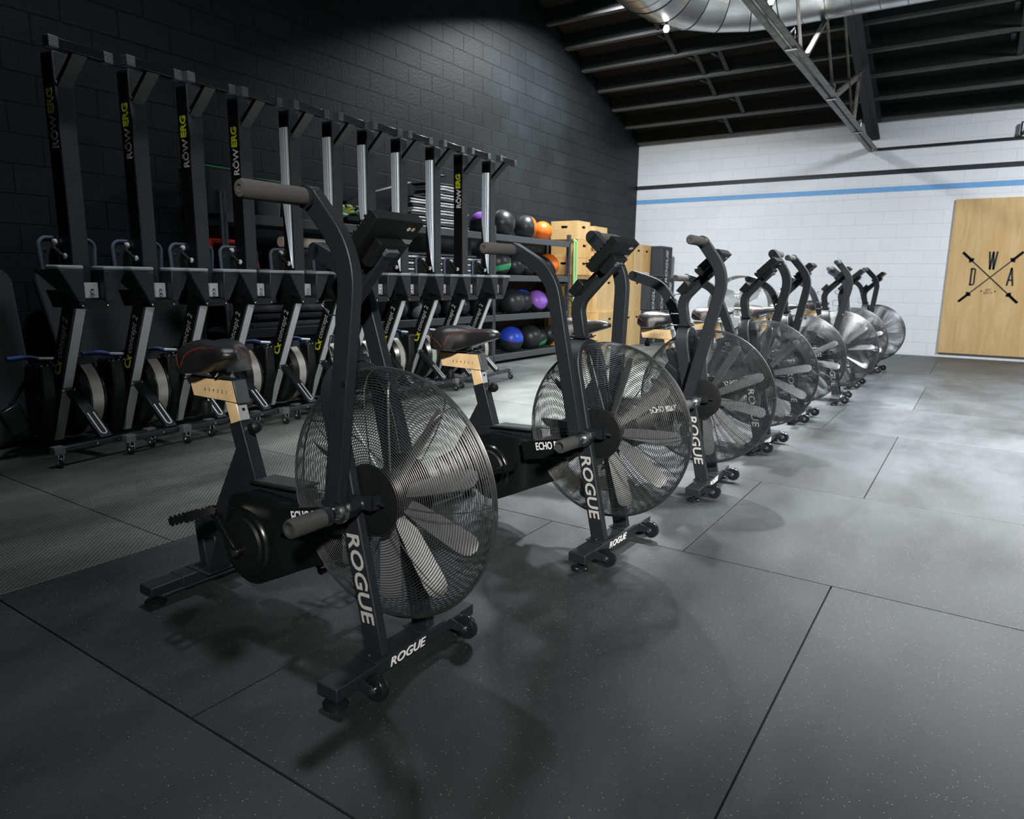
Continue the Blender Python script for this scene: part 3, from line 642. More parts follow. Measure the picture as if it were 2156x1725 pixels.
GA, GB, GC = 'plywood boxes in the tall stack by the shelving', 'large plywood boxes stacked in front', 'tall plywood boxes standing side by side'
plyo(9.40, 9.80, 5.12, 5.58, 1.715, 1.985, M['ply2'], 'pale plywood box with a slot handle, topmost of the stack by the shelving', GA)
plyo(9.42, 9.86, 5.12, 5.58, 1.445, 1.712, M['ply'], 'plywood box second from the top beside the green band', GA)
plyo(9.42, 9.86, 5.12, 5.60, 1.188, 1.442, M['ply'], 'plywood box third from the top beside the green band', GA)
plyo(9.95, 10.40, 5.12, 5.55, 1.625, 1.942, M['ply2'], 'pale plywood box on top of the second column of boxes', GA)
plyo(9.98, 10.50, 5.14, 5.58, 1.188, 1.622, M['ply'], 'plywood box under the top one of the second column', GA, ('y',))
plyo(9.45, 10.02, 5.15, 5.63, .60, 1.184, M['ply'], 'large shaded plywood box in the middle of the first column', GB)
plyo(9.45, 10.02, 5.15, 5.63, .0, .596, M['ply'], 'large shaded plywood box at the bottom of the first column', GB)
plyo(10.06, 10.94, 5.10, 5.60, .60, 1.184, M['ply2'], 'large bright plywood box in the middle row with a dark hand hole', GB)
plyo(10.06, 10.94, 5.06, 5.60, .0, .596, M['ply2'], 'large bright plywood box on the floor with a hand hole', GB)
for i, x in enumerate((10.98, 11.34, 11.70)):
    plyo(x, x + .34, 5.04, 5.58, 1.19, 1.74, M['ply'] if i != 1 else M['ply2'], 'tall plywood box on the upper row, %s' % ('next to the monitor of the second bike', 'middle of the three', 'nearest the black foam boxes')[i], GC)
    if i < 2:
        plyo(x, x + .34, 5.04, 5.58, .60, 1.186, M['ply2'], 'tall plywood box in the middle row, %s' % ('left one', 'right one')[i], GC)
        plyo(x, x + .34, 5.02, 5.58, .0, .596, M['ply2'], 'tall plywood box on the floor, %s' % ('left one', 'right one')[i], GC)
# charcoal foam boxes
def foam(x0, x1, y0, y1, z0, z1, label):
    o = thing('foam_plyo_box', (x0, y0, z0)); tag(o, label, 'box', 'charcoal foam boxes by the white wall')
    w, d, h = x1 - x0, y1 - y0, z1 - z0
    q = MB(); q.box(0, w, 0, d, 0, h); q.build('body', M['foam'], o, bevel=.012)
    q = MB(); e = .008
    for z in (.02, h - .02): q.box(.01, w - .01, -e, 0.001, z - .006, z + .006); q.box(-e, 0.001, .01, d - .01, z - .006, z + .006)
    for x in (.02, w - .02): q.box(x - .005, x + .005, -e, 0.001, .01, h - .01)
    q.build('seam_binding', M['rack'], o, smooth=False)
    place('lettering', text_mesh('box_lettering', 'ROGUE', .15, M['greyprint'], .004, 1.15, .2), o, (w * .5, -.0095, h * .35), (0, 0, 1), (-1, 0, 0))
    return o
foam(12.10, 12.62, 4.86, 5.40, 1.19, 1.74, 'charcoal foam box topmost of the stack against the white wall')
foam(11.70, 12.10, 4.90, 5.50, .60, 1.185, 'charcoal foam box beside the plywood, upper of two')
foam(12.12, 12.40, 4.88, 5.50, .60, 1.185, 'narrow charcoal foam box in the middle of the black row')
foam(12.42, 12.78, 4.86, 5.50, .60, 1.185, 'charcoal foam box in the middle row touching the white wall')
foam(11.70, 12.20, 4.88, 5.50, .0, .595, 'charcoal foam box on the floor beside the plywood')
foam(12.22, 12.74, 4.86, 5.50, .0, .595, 'charcoal foam box on the floor in the far corner')

# leaning mat at the far left and drum fan near the white wall
def leaning(x0, x1, yb, yt, h, lab):
    q = MB(); n = 6; r = .12; P_ = []
    w = x1 - x0
    for cx, cz, a0 in ((w - r, h - r, 0), (r, h - r, PI / 2), (r, r * .4, PI), (w - r, r * .4, 1.5 * PI)):
        rr = r if cz > .3 else r * .4
        for k in range(n + 1): a = a0 + PI / 2 * k / n; P_.append((cx + rr * math.cos(a), cz + rr * math.sin(a)))
    q.prism(P_, 0, .05)
    tag(q.build('gym_mat', M['matt'], loc=(x0, yb, 0.002), rot=(-math.atan2(yt - yb, h), 0, 0), bevel=.012), lab, 'mat', 'black mats leaning on the wall')
leaning(1.08, 2.06, 5.02, 5.48, 1.22, 'black padded mat with rounded corners leaning behind the first rower')
leaning(2.20, 3.30, 5.06, 5.48, 1.22, 'black padded mat leaning behind the second and third rowers')
fan = tag(thing('drum_fan', (11.6, 3.25, 0)), 'large grey drum fan standing on the floor before the white wall', 'fan')
q = MB(); q.lathe([(.47, -.14), (.50, -.14), (.50, .14), (.47, .14)], 48, (0, 0, .72), 'x', close=True); q.build('drum', M['rust'], fan)
q = MB(); q.lathe([(.06, -.13), (.46, -.13)], 48, (0, 0, .72), 'x', close=False); q.v = q.v; 
q = MB()
for k in range(14): r = .08 + .028 * k; q.tube([(-.14, r * math.cos(2 * PI * i / 40), .72 + r * math.sin(2 * PI * i / 40)) for i in range(40)], .0022, 4, closed=True)
for k in range(10): a = 2 * PI * k / 10; q.tube([(-.145, .05 * math.cos(a), .72 + .05 * math.sin(a)), (-.145, .48 * math.cos(a), .72 + .48 * math.sin(a))], .004, 5)
q.build('guard', M['rail'], fan)
q = MB()
for k in range(4):
    a = 2 * PI * k / 4 + .5; c, s_ = math.cos(a), math.sin(a); V = []
    for t in (0, 1):
        for (rr, w_) in ((.07, .05), (.25, .15), (.43, .12)):
            for sg_ in (-1, 1): V.append((.05 * sg_ + t * .004, rr * c - sg_ * w_ * s_, .72 + rr * s_ + sg_ * w_ * c))
    F = [(0, 1, 3, 2), (2, 3, 5, 4), (6, 8, 9, 7), (8, 10, 11, 9), (0, 2, 8, 6), (2, 4, 10, 8), (1, 7, 9, 3), (3, 9, 11, 5), (4, 5, 11, 10), (0, 6, 7, 1)]
    q.add(V, F)
q.build('blades', M['clear'], fan); 
q = MB(); q.lathe([(.01, -.12), (.08, -.10), (.08, .1), (.01, .12)], 24, (0, 0, .72), 'x'); q.build('motor', M['rust'], fan)
q = MB()
for sy in (-1, 1): q.tube(bend([(-.25, sy * .35, .02), (-.02, sy * .40, .25), (0, sy * .515, .72)], .08), .016, 8); q.tube(bend([(.25, sy * .35, .02), (.02, sy * .40, .25), (0, sy * .515, .72)], .08), .016, 8)
q.tube([(-.25, -.36, .02), (-.25, .36, .02)], .018, 8); q.tube([(.25, -.36, .02), (.25, .36, .02)], .018, 8); q.build('stand', M['frame'], fan)

# ------------------------------------------------------------------ air bikes
M['knurl'] = mat('knurled_metal', (0.06, 0.062, 0.062), 0.42, metal=0.3, bump=0.9, bscale=1200)
M['tread'] = mat('silver_tread_plate', (0.42, 0.46, 0.48), 0.25, metal=0.9)
M['bracket'] = mat('pale_bracket', (0.12, 0.13, 0.14), 0.4, metal=0.4)
ZF, RF = 0.4986, 0.357
def fx(z): return 0.037 - 0.215 * (z - 0.072)
def saddle_surf(t, p):
    """t along from rear 0 to nose 1, p across from right -1 over the top to left 1"""
    ks = [(0, .045, .845, .822), (.04, .088, .866, .796), (.14, .118, .882, .780), (.3, .116, .889, .777), (.45, .088, .885, .783), (.6, .058, .876, .800), (.8, .043, .879, .822), (.93, .036, .876, .836), (1, .020, .864, .846)]
    for a, b_ in zip(ks, ks[1:]):
        if t <= b_[0]: u = (t - a[0]) / (b_[0] - a[0]); w, zt, zb = [a[i] + (b_[i] - a[i]) * u for i in (1, 2, 3)]; break
    x = -.900 + .340 * t; ang = (1 - p) * PI / 2     # 0 at left, pi at right
    c, s_ = math.cos(ang), math.sin(ang)
    y = w * (abs(c) ** .75) * (1 if c > 0 else -1); z = zb + (zt - zb) * s_ ** .55
    z -= .007 * math.exp(-(y / .02) ** 2) * (1 if t < .75 else .3)
    return Vector((x, y, z))
def make_bike():
    R = thing('air_bike')
    # feet
    q = MB(); q.box(0.0078, 0.082, -.2905, .2905, .035, .072); ff = q.build('front_foot', M['frame'], R, bevel=.003)
    place('lettering', text_mesh('foot_lettering', 'ROGUE', .036, M['white'], .0006, 1.2, .25), ff, (.0826, -.020, .0535), (0, 1, 0), (0, 0, 1))
    q = MB(); q.box(-.923, -.850, -.235, .235, .040, .0735); q.box(-.926, -.847, -.125, .125, .038, .0765); q.build('rear_foot', M['frame'], R, bevel=.003)
    for x, y in ((.045, -.262), (.045, .262), (-.887, -.205), (-.887, .205)):
        q = MB(); q.lathe([(.018, 0), (.033, .002), (.034, .012), (.026, .018), (.008, .019), (.008, .038)], 20, (x, y, 0), 'z'); q.build('leveling_foot', M['wheel'], R)
    for sy in (-1, 1):
        q = MB(); y = sy * .195; wr = .036
        q.lathe([(.006, -.012), (.026, -.013), (wr - .004, -.012), (wr, -.006), (wr, .006), (wr - .004, .012), (.026, .013), (.006, .012)], 28, (.1275, y, .047), 'y')
        wh = q.build('transport_wheel', M['wheel'], R)
        q = MB(); q.prism([(.078, .036), (.13, .034), (.142, .047), (.13, .060), (.078, .070)], y - .021, y - .017); q.prism([(.078, .036), (.13, .034), (.142, .047), (.13, .060), (.078, .070)], y + .017, y + .021); q.box(.080, .084, y - .021, y + .021, .036, .070)
        q.build('wheel_bracket', M['frame'], wh, bevel=.001)
        q = MB(); q.lathe([(.008, -.027), (.009, -.022), (.009, .022), (.008, .027)], 12, (.1275, y, .047), 'y'); q.build('axle_bolt', M['steel'], wh)
    # fork: inverted U band leaning back
    pth = [(-.0965, .074)] + [(-.0965, .074 + (.755 - .074) * k / 6) for k in range(1, 7)] + [(-.0965 * math.cos(PI * k / 14), .755 + .0965 * math.sin(PI * k / 14)) for k in range(1, 14)] + [(.0965, .755 - (.755 - .074) * k / 6) for k in range(0, 7)]
    V = []; n = len(pth); hw = .033; ht = .0145
    for i, (y, z) in enumerate(pth):
        a = pth[max(i - 1, 0)]; b_ = pth[min(i + 1, n - 1)]; dy, dz = b_[0] - a[0], b_[1] - a[1]; l = math.hypot(dy, dz); ny, nz = -dz / l, dy / l; x = fx(z)
        V += [(x - hw, y + ny * ht, z + nz * ht), (x + hw, y + ny * ht, z + nz * ht), (x + hw, y - ny * ht, z - nz * ht), (x - hw, y - ny * ht, z - nz * ht)]
    F = [(0, 1, 2, 3), (4 * n - 1, 4 * n - 2, 4 * n - 3, 4 * n - 4)] + [(4 * i + k, 4 * i + 4 + k, 4 * i + 4 + (k + 1) % 4, 4 * i + (k + 1) % 4) for i in range(n - 1) for k in range(4)]
    q = MB(); q.add(V, F); fk = q.build('fork', M['frame'], R, bevel=.004)
    place('lettering', text_mesh('fork_lettering', 'ROGUE', .062, M['greyprint'], .0011, 1.24, .14), fk, (fx(.282) + .001, -.1118, .282), (.215, 0, -1), (1, 0, 0))
    for sy in (-1, 1):
        q = MB(); q.box(.0, .080, sy * .097 - .05, sy * .097 + .05, .0725, .0765); q.lathe([(.006, .0765), (.008, .0765), (.008, .084), (.004, .086)], 8, (.040, sy * .132, 0), 'z'); q.build('base_plate', M['frame'], R, bevel=.0015)
    # cage: wire rings on a domed profile, one half per side
    prof = []
    pk = [(.100, .073), (.20, .078), (.26, .077), (.305, .068), (.335, .050), (.352, .026), (.3568, .003)]
    L_ = 0; seg = [(0, pk[0])]
    for a, b_ in zip(pk, pk[1:]): L_ += math.hypot(b_[0] - a[0], b_[1] - a[1]); seg.append((L_, b_))
    NR = 40
    for k in range(NR + 1):
        d = L_ * k / NR
        for (da, a), (db, b_) in zip(seg, seg[1:]):
            if d <= db + 1e-9: u = (d - da) / (db - da); prof.append((a[0] + (b_[0] - a[0]) * u, a[1] + (b_[1] - a[1]) * u)); break
    def ring(q, r, y, w, n=72, m=4): q.tube([(r * math.cos(2 * PI * i / n), y, r * math.sin(2 * PI * i / n)) for i in range(n)], w, m, closed=True)
    for sy in (-1, 1):
        q = MB()
        for r, y in prof: ring(q, r, sy * y, .0013)
        for k in range(8):
            a = 2 * PI * k / 8 + (.2 if sy > 0 else .0)
            pts = [((r - .0) * math.cos(a + .35 * (r - .1)), sy * (y - .003), (r) * math.sin(a + .35 * (r - .1))) for r, y in pk]
            q.tube(pts, .0019, 5)
        q.build('fan_cage', M['wire'], R, loc=(0, 0, ZF))
        q = MB(); q.lathe([(.004, .0705 * sy), (.101, .0695 * sy), (.103, .073 * sy), (.09, .0765 * sy), (.004, .0775 * sy)], 40, (0, 0, ZF), 'y'); q.build('hub_plate', M['plastic'], R)
        q = MB(); y0, y1 = sorted((sy * .078, sy * .112))
        q.prism([(-.075, .512 - .03), (.043, .486), (.043, .524), (-.075, .520)], y1 - .004 if sy > 0 else y0, y1 if sy > 0 else y0 + .004); q.box(.039, .043, y0, y1, .486, .524)
        q.lathe([(.010, sy * .078), (.010, sy * .100), (.005, sy * .101), (.005, sy * .128)], 8, (0, 0, ZF + .005), 'y'); q.tube([(.043, sy * .095, ZF + .005), (.068, sy * .095, ZF + .005)], .005, 6)
        q.build('axle_bracket', M['frame2'], R)
    q = MB(); ring(q, RF, 0, .0030, 80, 8); q.v = [(x, y, z + ZF) for x, y, z in q.v]; q.build('cage_rim', M['wire'], R)
    # fan with ten blades
    q = MB(); q.lathe([(.02, -.05), (.055, -.045), (.075, -.02), (.075, .02), (.055, .045), (.02, .05)], 30, (0, 0, 0), 'y'); fn = q.build('fan_hub', M['plastic'], R, loc=(0, 0, ZF))
    V = []; F = []; pitch = -.75
    outl = [(.06, .018), (.10, .024), (.17, .028), (.27, .031), (.298, .029), (.312, .019), (.318, .0)]
    pl = [(r, w) for r, w in outl] + [(r, -w) for r, w in outl[::-1][1:]]
    for t in (-.0022, .0022):
        for r, w in pl: cv = .006 * (1 - (w / .031) ** 2); V.append((w * math.cos(pitch) - (t + cv) * math.sin(pitch), w * math.sin(pitch) + (t + cv) * math.cos(pitch), r))
    n = len(pl); F = [(i, (i + 1) % n, n + (i + 1) % n, n + i) for i in range(n)]
    for o_ in (0, n):
        for i in range(len(outl) - 1):
            j = n - 1 - i
            if i == 0: F.append((o_ + 0, o_ + 1, o_ + n - 2 + 0, o_ + n - 1))
            else: F.append((o_ + i, o_ + i + 1, o_ + j - 1, o_ + j) if j - 1 != i + 1 else (o_ + i, o_ + i + 1, o_ + j))
    q = MB(); q.add(V, F); b0 = q.build('fan_blade', M['blade'], fn, ang=60)
    for k in range(1, 10): c = b0.copy(); COL.objects.link(c); c.rotation_euler = (0, 2 * PI * k / 10, 0)
    # chassis, side beams, belt cover
    q = MB(); q.prism([(-.66, .425), (-.62, .44), (-.335, .452), (-.335, .36), (-.59, .30), (-.66, .36)], -.034, .034); q.build('chassis', M['frame'], R, bevel=.004)
    for sy in (-1, 1):
        y0, y1 = sorted((sy * .113, sy * .130))
        q = MB(); q.prism([(-.335, .424), (-.075, .482), (-.055, .405), (-.318, .350)], y0, y1); q.box(-.335, -.318, min(0, sy * .113), max(0, sy * .113), .36, .415)
        sb = q.build('side_beam', M['gloss'], R, bevel=.002)
        if sy < 0: place('lettering', text_mesh('beam_lettering', 'ECHO BIKE', .044, M['white'], .0006, .68), sb, (-.186, -.1312, .432), (1, 0, .215), (-.2, 0, 1))
    q = MB(); arc = [(-.53 + .127 * math.cos(math.radians(a)), .25 + .127 * math.sin(math.radians(a))) for a in range(140, 301, 10)]
    xs_ = [-.6565, -.650, -.640, -.625] + [-.61 + .02 * k for k in range(24)]
    def zu(x): return (.25 + math.sqrt(max(0, .127 ** 2 - (x + .53) ** 2)) + max(0, (x + .6565)) * 0.0) if x < -.64 else (.31 + (x + .64) * 3.1 if x < -.61 else (.403 + (x + .61) * .30 if x < -.52 else .430 - (x + .52) * .02))
    def zl(x): return .25 - math.sqrt(max(0, .127 ** 2 - (x + .53) ** 2)) if x < -.47 else .1385 + (x + .47) * .465
    V = []
    for x in xs_:
        u = min(1, max(0, (x + .385) / .06)); yo_ = -.089 + .024 * u * u * (3 - 2 * u); a_, c_ = zl(x), zu(x)
        if c_ - a_ < .004: a_, c_ = .248, .252
        V += [(x, -.042, a_), (x, yo_ + .006, a_), (x, yo_, a_ + min(.008, (c_ - a_) / 3)), (x, yo_, c_ - min(.008, (c_ - a_) / 3)), (x, yo_ + .006, c_), (x, -.042, c_)]
    n = len(xs_); q.add(V, [(i * 6 + k, i * 6 + (k + 1) % 6, (i + 1) * 6 + (k + 1) % 6, (i + 1) * 6 + k) for i in range(n - 1) for k in range(6)] + [tuple(range(6))[::-1], tuple(range(6 * n - 6, 6 * n))])
    cv = q.build('belt_cover', M['gloss'], R, ang=50)
    q = MB(); q.lathe([(.06, -.103), (.106, -.100), (.112, -.094), (.114, -.086), (.06, -.086)], 48, (-.535, 0, .262), 'y'); q.build('cover_ring', M['gloss'], cv)
    q = MB(); q.lathe([(.004, -.112), (.085, -.108), (.092, -.100), (.092, -.09), (.004, -.09)], 48, (-.535, 0, .262), 'y'); q.build('crank_disc', M['plastic'], cv)
    q = MB(); q.prism(arc + [(-.36, .20), (-.36, .42), (-.52, .432), (-.61, .405)], .040, .075); q.build('belt_cover', M['gloss'], R, bevel=.006)
    q = MB(); q.prism([(-.56, .4415), (-.345, .4525), (-.335, .461), (-.56, .450)], -.050, .050); st = q.build('step_plate_base', M['plastic'], R, bevel=.003)
    q = MB(); q.prism([(-.545, -.040), (-.36, -.034), (-.345, 0), (-.36, .034), (-.545, .040)], 0, .003, 'z'); q.build('tread_plate', M['tread'], st, loc=(0, 0, .4775), rot=(0, -.048, 0))
    # crank
    for sy, nm in ((-1, 'r'), (1, 'l')):
        q = MB(); y = sy * .120
        q.sweep([(-.012, 0), (.06, .004), (.120, .0), (.175, 0)], .024, y - .008, y + .008); q.lathe([(.017, y - .010), (.017, y + .010)], 16, (0, 0, 0), 'y'); q.lathe([(.014, y - .012), (.014, y + .012)], 16, (.165, 0, 0), 'y')
        ca = q.build('crank_arm', M['gloss'], R, loc=(-.543, 0, .237), rot=(0, (-2.356 if sy < 0 else .785), 0), bevel=.003)
        q = MB(); q.lathe([(.005, y - .014), (.011, y - .014), (.011, y + .0)], 10, (0, 0, 0), 'y'); q.build('crank_bolt', M['steel'], ca)
        # pedal: cage with teeth, toe loop
        q = MB(); yo = sy * .190
        q.box(-.048, -.040, yo - .048, yo + .048, -.011, .011); q.box(.040, .048, yo - .048, yo + .048, -.011, .011); q.box(-.048, .048, yo - .050, yo - .044, -.010, .010); q.box(-.048, .048, yo + .044, yo + .050, -.010, .010)
        q.box(-.012, .012, yo - .046, yo + .046, -.010, .010); q.box(-.044, .044, yo - .010, yo + .010, -.006, .006)
        for k in range(7):
            yy = yo - .042 + .014 * k
            for xx in (-.044, .044): q.box(xx - .003, xx + .003, yy - .003, yy + .003, -.016, .016)
        q.tube([(0, sy * .128, 0), (0, yo, 0)], .007, 8)
        q.build('pedal', M['gloss'], ca, loc=(.165, 0, 0), rot=(0, (2.356 if sy < 0 else -.785) - .33, 0))
    # rear gusset and seat tube
    q = MB(); q.prism([(-.654, .545), (-.60, .43), (-.61, .30), (-.70, .205), (-.793, .203), (-.880, .176), (-.926, .230), (-.80, .300)], -.022, .022)
    q.prism([(-.926, .232), (-.880, .176), (-.862, .076), (-.905, .076)], -.022, .022); q.prism([(-.800, .204), (-.715, .206), (-.795, .076), (-.850, .076)], -.022, .022); q.build('rear_gusset', M['frame'], R, bevel=.003)
    q = MB(); q.box(-.922, -.785, -.07, .07, .0765, .0805); q.build('rear_plate', M['frame'], R, bevel=.001)
    q = MB(); q.sweep([(-.6545, .626), (-.588, .425)], .062, -.023, .023); q.build('seat_tube', M['frame'], R, bevel=.003)
    q = MB(); q.sweep([(-.676, .700), (-.650, .615)], .052, -.0190, .0190); sp_ = q.build('seat_post', M['post'], R, bevel=.002)
    q = MB(); q.sweep([(-.676, .697), (-.652, .622)], .050, -.0198, -.0191); q.build('post_scale_face', M['brass'], sp_, smooth=False)
    q = MB(); q.lathe([(.005, 0), (.005, .004)], 10, (0, 0, 0), 'x'); q.build('pin_hole', M['plastic'], sp_, loc=(-.638, 0, .668))
    q = MB(); q.prism([(-.8905, .7575), (-.867, .693), (-.632, .6905), (-.652, .7625)], -.0235, .0235); sl = q.build('seat_slider', M['frame2'], R, bevel=.002)
    q = MB(); q.prism([(-.8880, .7565), (-.866, .695), (-.636, .693), (-.656, .7610)], -.0246, -.0236); q.build('scale_face', M['brass'], sl, smooth=False)
    for k in range(6): place('scale_number', text_mesh('scale_digit', str(6 - k), .016, M['frame2'], 0, .8), sl, (-.800 + .023 * k, -.0249, .722), (1, 0, 0), (0, 0, 1))
    q = MB(); q.prism([(-.632, .6905), (-.6275, .6905), (-.6475, .7625), (-.652, .7625)], -.0235, .0235); q.build('slider_cap', M['bracket'], sl, bevel=.001)
    q = MB(); q.box(-.885, -.66, -.018, .018, .757, .764); q.build('slider_rail', M['chrome'], sl)
    q = MB(); q.lathe([(.006, -.0), (.006, -.02), (.016, -.022), (.020, -.05), (.018, -.062), (.004, -.066)], 18, (-.838, 0, .694), 'z'); q.build('slider_knob', M['plastic'], R)
    q = MB(); q.lathe([(.009, -.01), (.009, .020), (.013, .022), (.020, .030), (.0225, .043), (.018, .056), (.008, .063), (.001, .0645)], 24, (0, 0, 0), 'x'); kb = q.build('pull_knob', M['plastic'], R, loc=(-.622, 0, .604), rot=(0, -.3, 0))
    q = MB(); q.lathe([(.011, -.005), (.011, .014)], 12, (0, 0, 0), 'x'); q.build('knob_collar', M['steel'], kb)
    # saddle
    piv = Vector((-.755, 0, .80)); q = MB(); nt_, np_ = 26, 20; V = []
    ts = [0, .012, .04, .08] + [.08 + .84 * k / 18 for k in range(1, 19)] + [.95, .98, 1]
    for t in ts:
        for k in range(np_ + 1): V.append(saddle_surf(t, -1 + 2 * k / np_) - piv)
        e = V[-(np_ + 1)]; f = V[-1]
        V.append((f[0], f[1] * .6, f[2] - .004)); V.append((e[0], e[1] * .6, e[2] - .004))
    w_ = np_ + 3; n = len(ts)
    F = [(i * w_ + k, i * w_ + (k + 1) % w_, (i + 1) * w_ + (k + 1) % w_, (i + 1) * w_ + k) for i in range(n - 1) for k in range(w_)] + [tuple(range(w_))[::-1], tuple(range((n - 1) * w_, n * w_))]
    q.add(V, F); sd = q.build('saddle', M['leather'], R, loc=piv, ang=80)
    for sy in (-1, 1):
        q = MB()
        a = [saddle_surf(.012 + .30 * (k / 10) ** 1.2, sy * (.62 + .36 * k / 10)) - piv + Vector((-.001, sy * .0006, 0)) for k in range(11)]
        b_ = [saddle_surf(.33 + .55 * k / 14, sy * (.96 - .50 * min(1, (k / 5.0)) ** .7)) - piv + Vector((0, sy * .0006, .0006)) for k in range(15)]
        q.tube(a, .0008, 5); q.tube(b_, .0008, 5); q.tube([p + Vector((.004, 0, -.003)) for p in b_], .0006, 5); q.build('stitching', M['stitch'], sd)
    q = MB()
    for y in (-.02, .02): q.tube([(-.10, y, -.012), (-.06, y, -.028), (.05, y, -.028), (.10, y, -.01)], .0035, 6)
    q.box(-.03, .03, -.02, .02, -.042, -.016); q.lathe([(.012, -.044), (.012, -.02)], 12, (0, 0, 0), 'z'); q.build('saddle_clamp', M['chrome'], sd)
    # mast, monitor, holder
    q = MB(); q.sweep(bend([(-.128, .853), (-.158, 1.005), (.012, 1.183)], .05), .050, -.020, .020); q.build('mast', M['frame'], R, bevel=.004)
    q = MB(); q.box(-.165, -.095, -.035, .035, .868, .876)
    for y in (-.026, .026): q.lathe([(.006, .876), (.006, .884)], 8, (-.105, y, 0), 'z')
    q.build('mast_foot', M['frame2'], R)
    q = MB(); q.prism([(.040, 1.262), (.064, 1.240), (-.048, 1.128), (-.076, 1.152)], -.090, .090)
    for k in range(9): a = (k + .5) / 9; x = .040 - .116 * a; z = 1.262 - .110 * a; q.prism([(x - .004, z - .002), (x - .009, z + .003), (x - .003, z + .008), (x + .003, z + .002)], -.088, .088)
    mo = q.build('monitor', M['plastic'], R, bevel=.002)
    q = MB(); q.prism([(.018, 1.196), (.036, 1.180), (-.020, 1.122), (-.038, 1.138)], -.050, .050); q.build('monitor_back', M['plastic'], mo, bevel=.002)
    q = MB(); q.prism([(.028, 1.2525), (.026, 1.2545), (-.062, 1.1715), (-.060, 1.1695)], -.074, .074); q.build('screen', M['foam'], mo, loc=(-.004, 0, .005))
    u_ = Vector((-.71, 0, -.70)).normalized(); 
    for y, mm in ((.045, 'bracket'), (.062, 'brass')):
        q = MB(); q.lathe([(.0065, 0), (.0065, .001)], 16, (0, 0, 0), 'z'); c = place('sticker', q.build('x', M['white'] if mm == 'bracket' else M['brass']).data, mo, (.0457, y, 1.2215), (0, 1, 0), (-.71, 0, -.70)); 
    q = MB(); q.add([(-.020, -.008, 0), (.020, -.008, 0), (.020, .008, 0), (-.020, .008, 0)], [(0, 1, 2, 3)]); place('label_plate', q.build('x', M['greyprint'], smooth=False).data, mo, (.0165, .066, 1.1915), (0, 1, 0), (-.71, 0, -.70))
    for o in [o for o in COL.objects if o.name.split('.')[0] == 'x']: bpy.data.objects.remove(o)
    q = MB(); q.prism([(.000, 1.196), (.018, 1.178), (.034, 1.160), (.018, 1.148), (.002, 1.165)], -.022, .022); q.build('mount_bracket', M['bracket'], R, bevel=.001)
    q = MB(); q.prism([(-.184, 1.052), (-.140, 1.104), (-.112, 1.078), (-.152, 1.030)], -.036, .036); q.prism([(-.150, 1.055), (-.070, 1.132), (-.055, 1.112), (-.135, 1.035)], -.024, .024); q.build('phone_holder', M['plastic'], R, bevel=.003)
    q = MB(); q.tube([(-.165, -.03, 1.035), (-.205, -.03, 1.030), (-.215, -.03, 1.018), (-.205, -.03, 1.010), (-.185, -.03, .99), (-.185, .03, .99), (-.205, .03, 1.010), (-.215, .03, 1.018), (-.205, .03, 1.030), (-.165, .03, 1.035)], .0022, 6)
    q.tube([(-.165, 0, .93), (-.215, 0, .93), (-.225, 0, .90), (-.215, 0, .87), (-.16, 0, .87)], .0022, 6); q.build('wire_hook', M['steel'], R)
    # arms with grips (arms turn about their pivots)
    px, pz = -.0085, .4933
    for sy in (-1, 1):
        yo = sy * .1676; yi = sy * .1349; y0, y1 = sorted((yo, yi))
        path = bend([(-.0522 - px, .500 - pz), (.0352 - px, 1.143 - pz), (-.0986 - px, 1.2889 - pz)], .13, 12)
        q = MB(); q.sweep(path, .055, y0, y1); q.lathe([(.0275, y0), (.0275, y1)], 28, (-.0986 - px, 0, 1.2889 - pz), 'y')
        ar = q.build('handle_arm', M['frame'], R, loc=(px, 0, pz), bevel=.003)
        q = MB(); q.lathe([(.028, yo), (.0285, yo + sy * .004), (.0285, yo + sy * .010), (.024, yo + sy * .012)], 28, (-.0986 - px, 0, 1.2889 - pz), 'y'); q.build('grip_collar', M['frame2'], ar)
        q = MB(); e = sy * .360; q.lathe([(.0215, yo + sy * .008), (.0225, yo + sy * .02), (.0225, e - sy * .008), (.019, e), (.009, e + sy * .002), (.008, e - sy * .002), (.001, e - sy * .002)], 28, (-.0986 - px, 0, 1.2889 - pz), 'y'); q.build('grip', M['rubber'], ar)
        q = MB(); q.lathe([(.005, yo), (.0075, yo), (.0075, yo + sy * .002), (.005, yo + sy * .002)], 14, (.012 - px, 0, .83 - pz), 'y'); q.build('arm_bolt', M['steel'], ar)
        # pivot bearing, link bracket
        q = MB(); ya, yb = sorted((sy * .112, sy * .205)); q.lathe([(.018, sy * .112), (.018, sy * .170), (.030, sy * .171), (.031, sy * .186), (.020, sy * .187), (.016, sy * .205)], 24, (px, 0, pz), 'y'); q.build('pivot_bearing', M['steel'], R)
        q = MB(); q.prism([(-.085, .512), (.02, .520), (.026, .500), (.005, .470), (-.030, .462), (-.088, .498)], min(sy * .171, sy * .128), max(sy * .171, sy * .128)); q.build('arm_clamp', M['frame2'], R, bevel=.003)
        q = MB(); q.lathe([(.0175, sy * .19), (.0175, sy * .222)], 20, (-.020, 0, .4885), 'y'); q.lathe([(.026, sy * .208), (.026, sy * .226)], 20, (-.020, 0, .4885), 'y'); pg = q.build('peg_bracket', M['frame2'], R)
        q = MB(); q.lathe([(.017, sy * .226), (.0245, sy * .227), (.0250, sy * .326), (.022, sy * .332), (.016, sy * .332), (.015, sy * .322), (.001, sy * .322)], 28, (-.020, 0, .4885), 'y'); q.build('foot_peg', M['knurl'], pg)
    return R
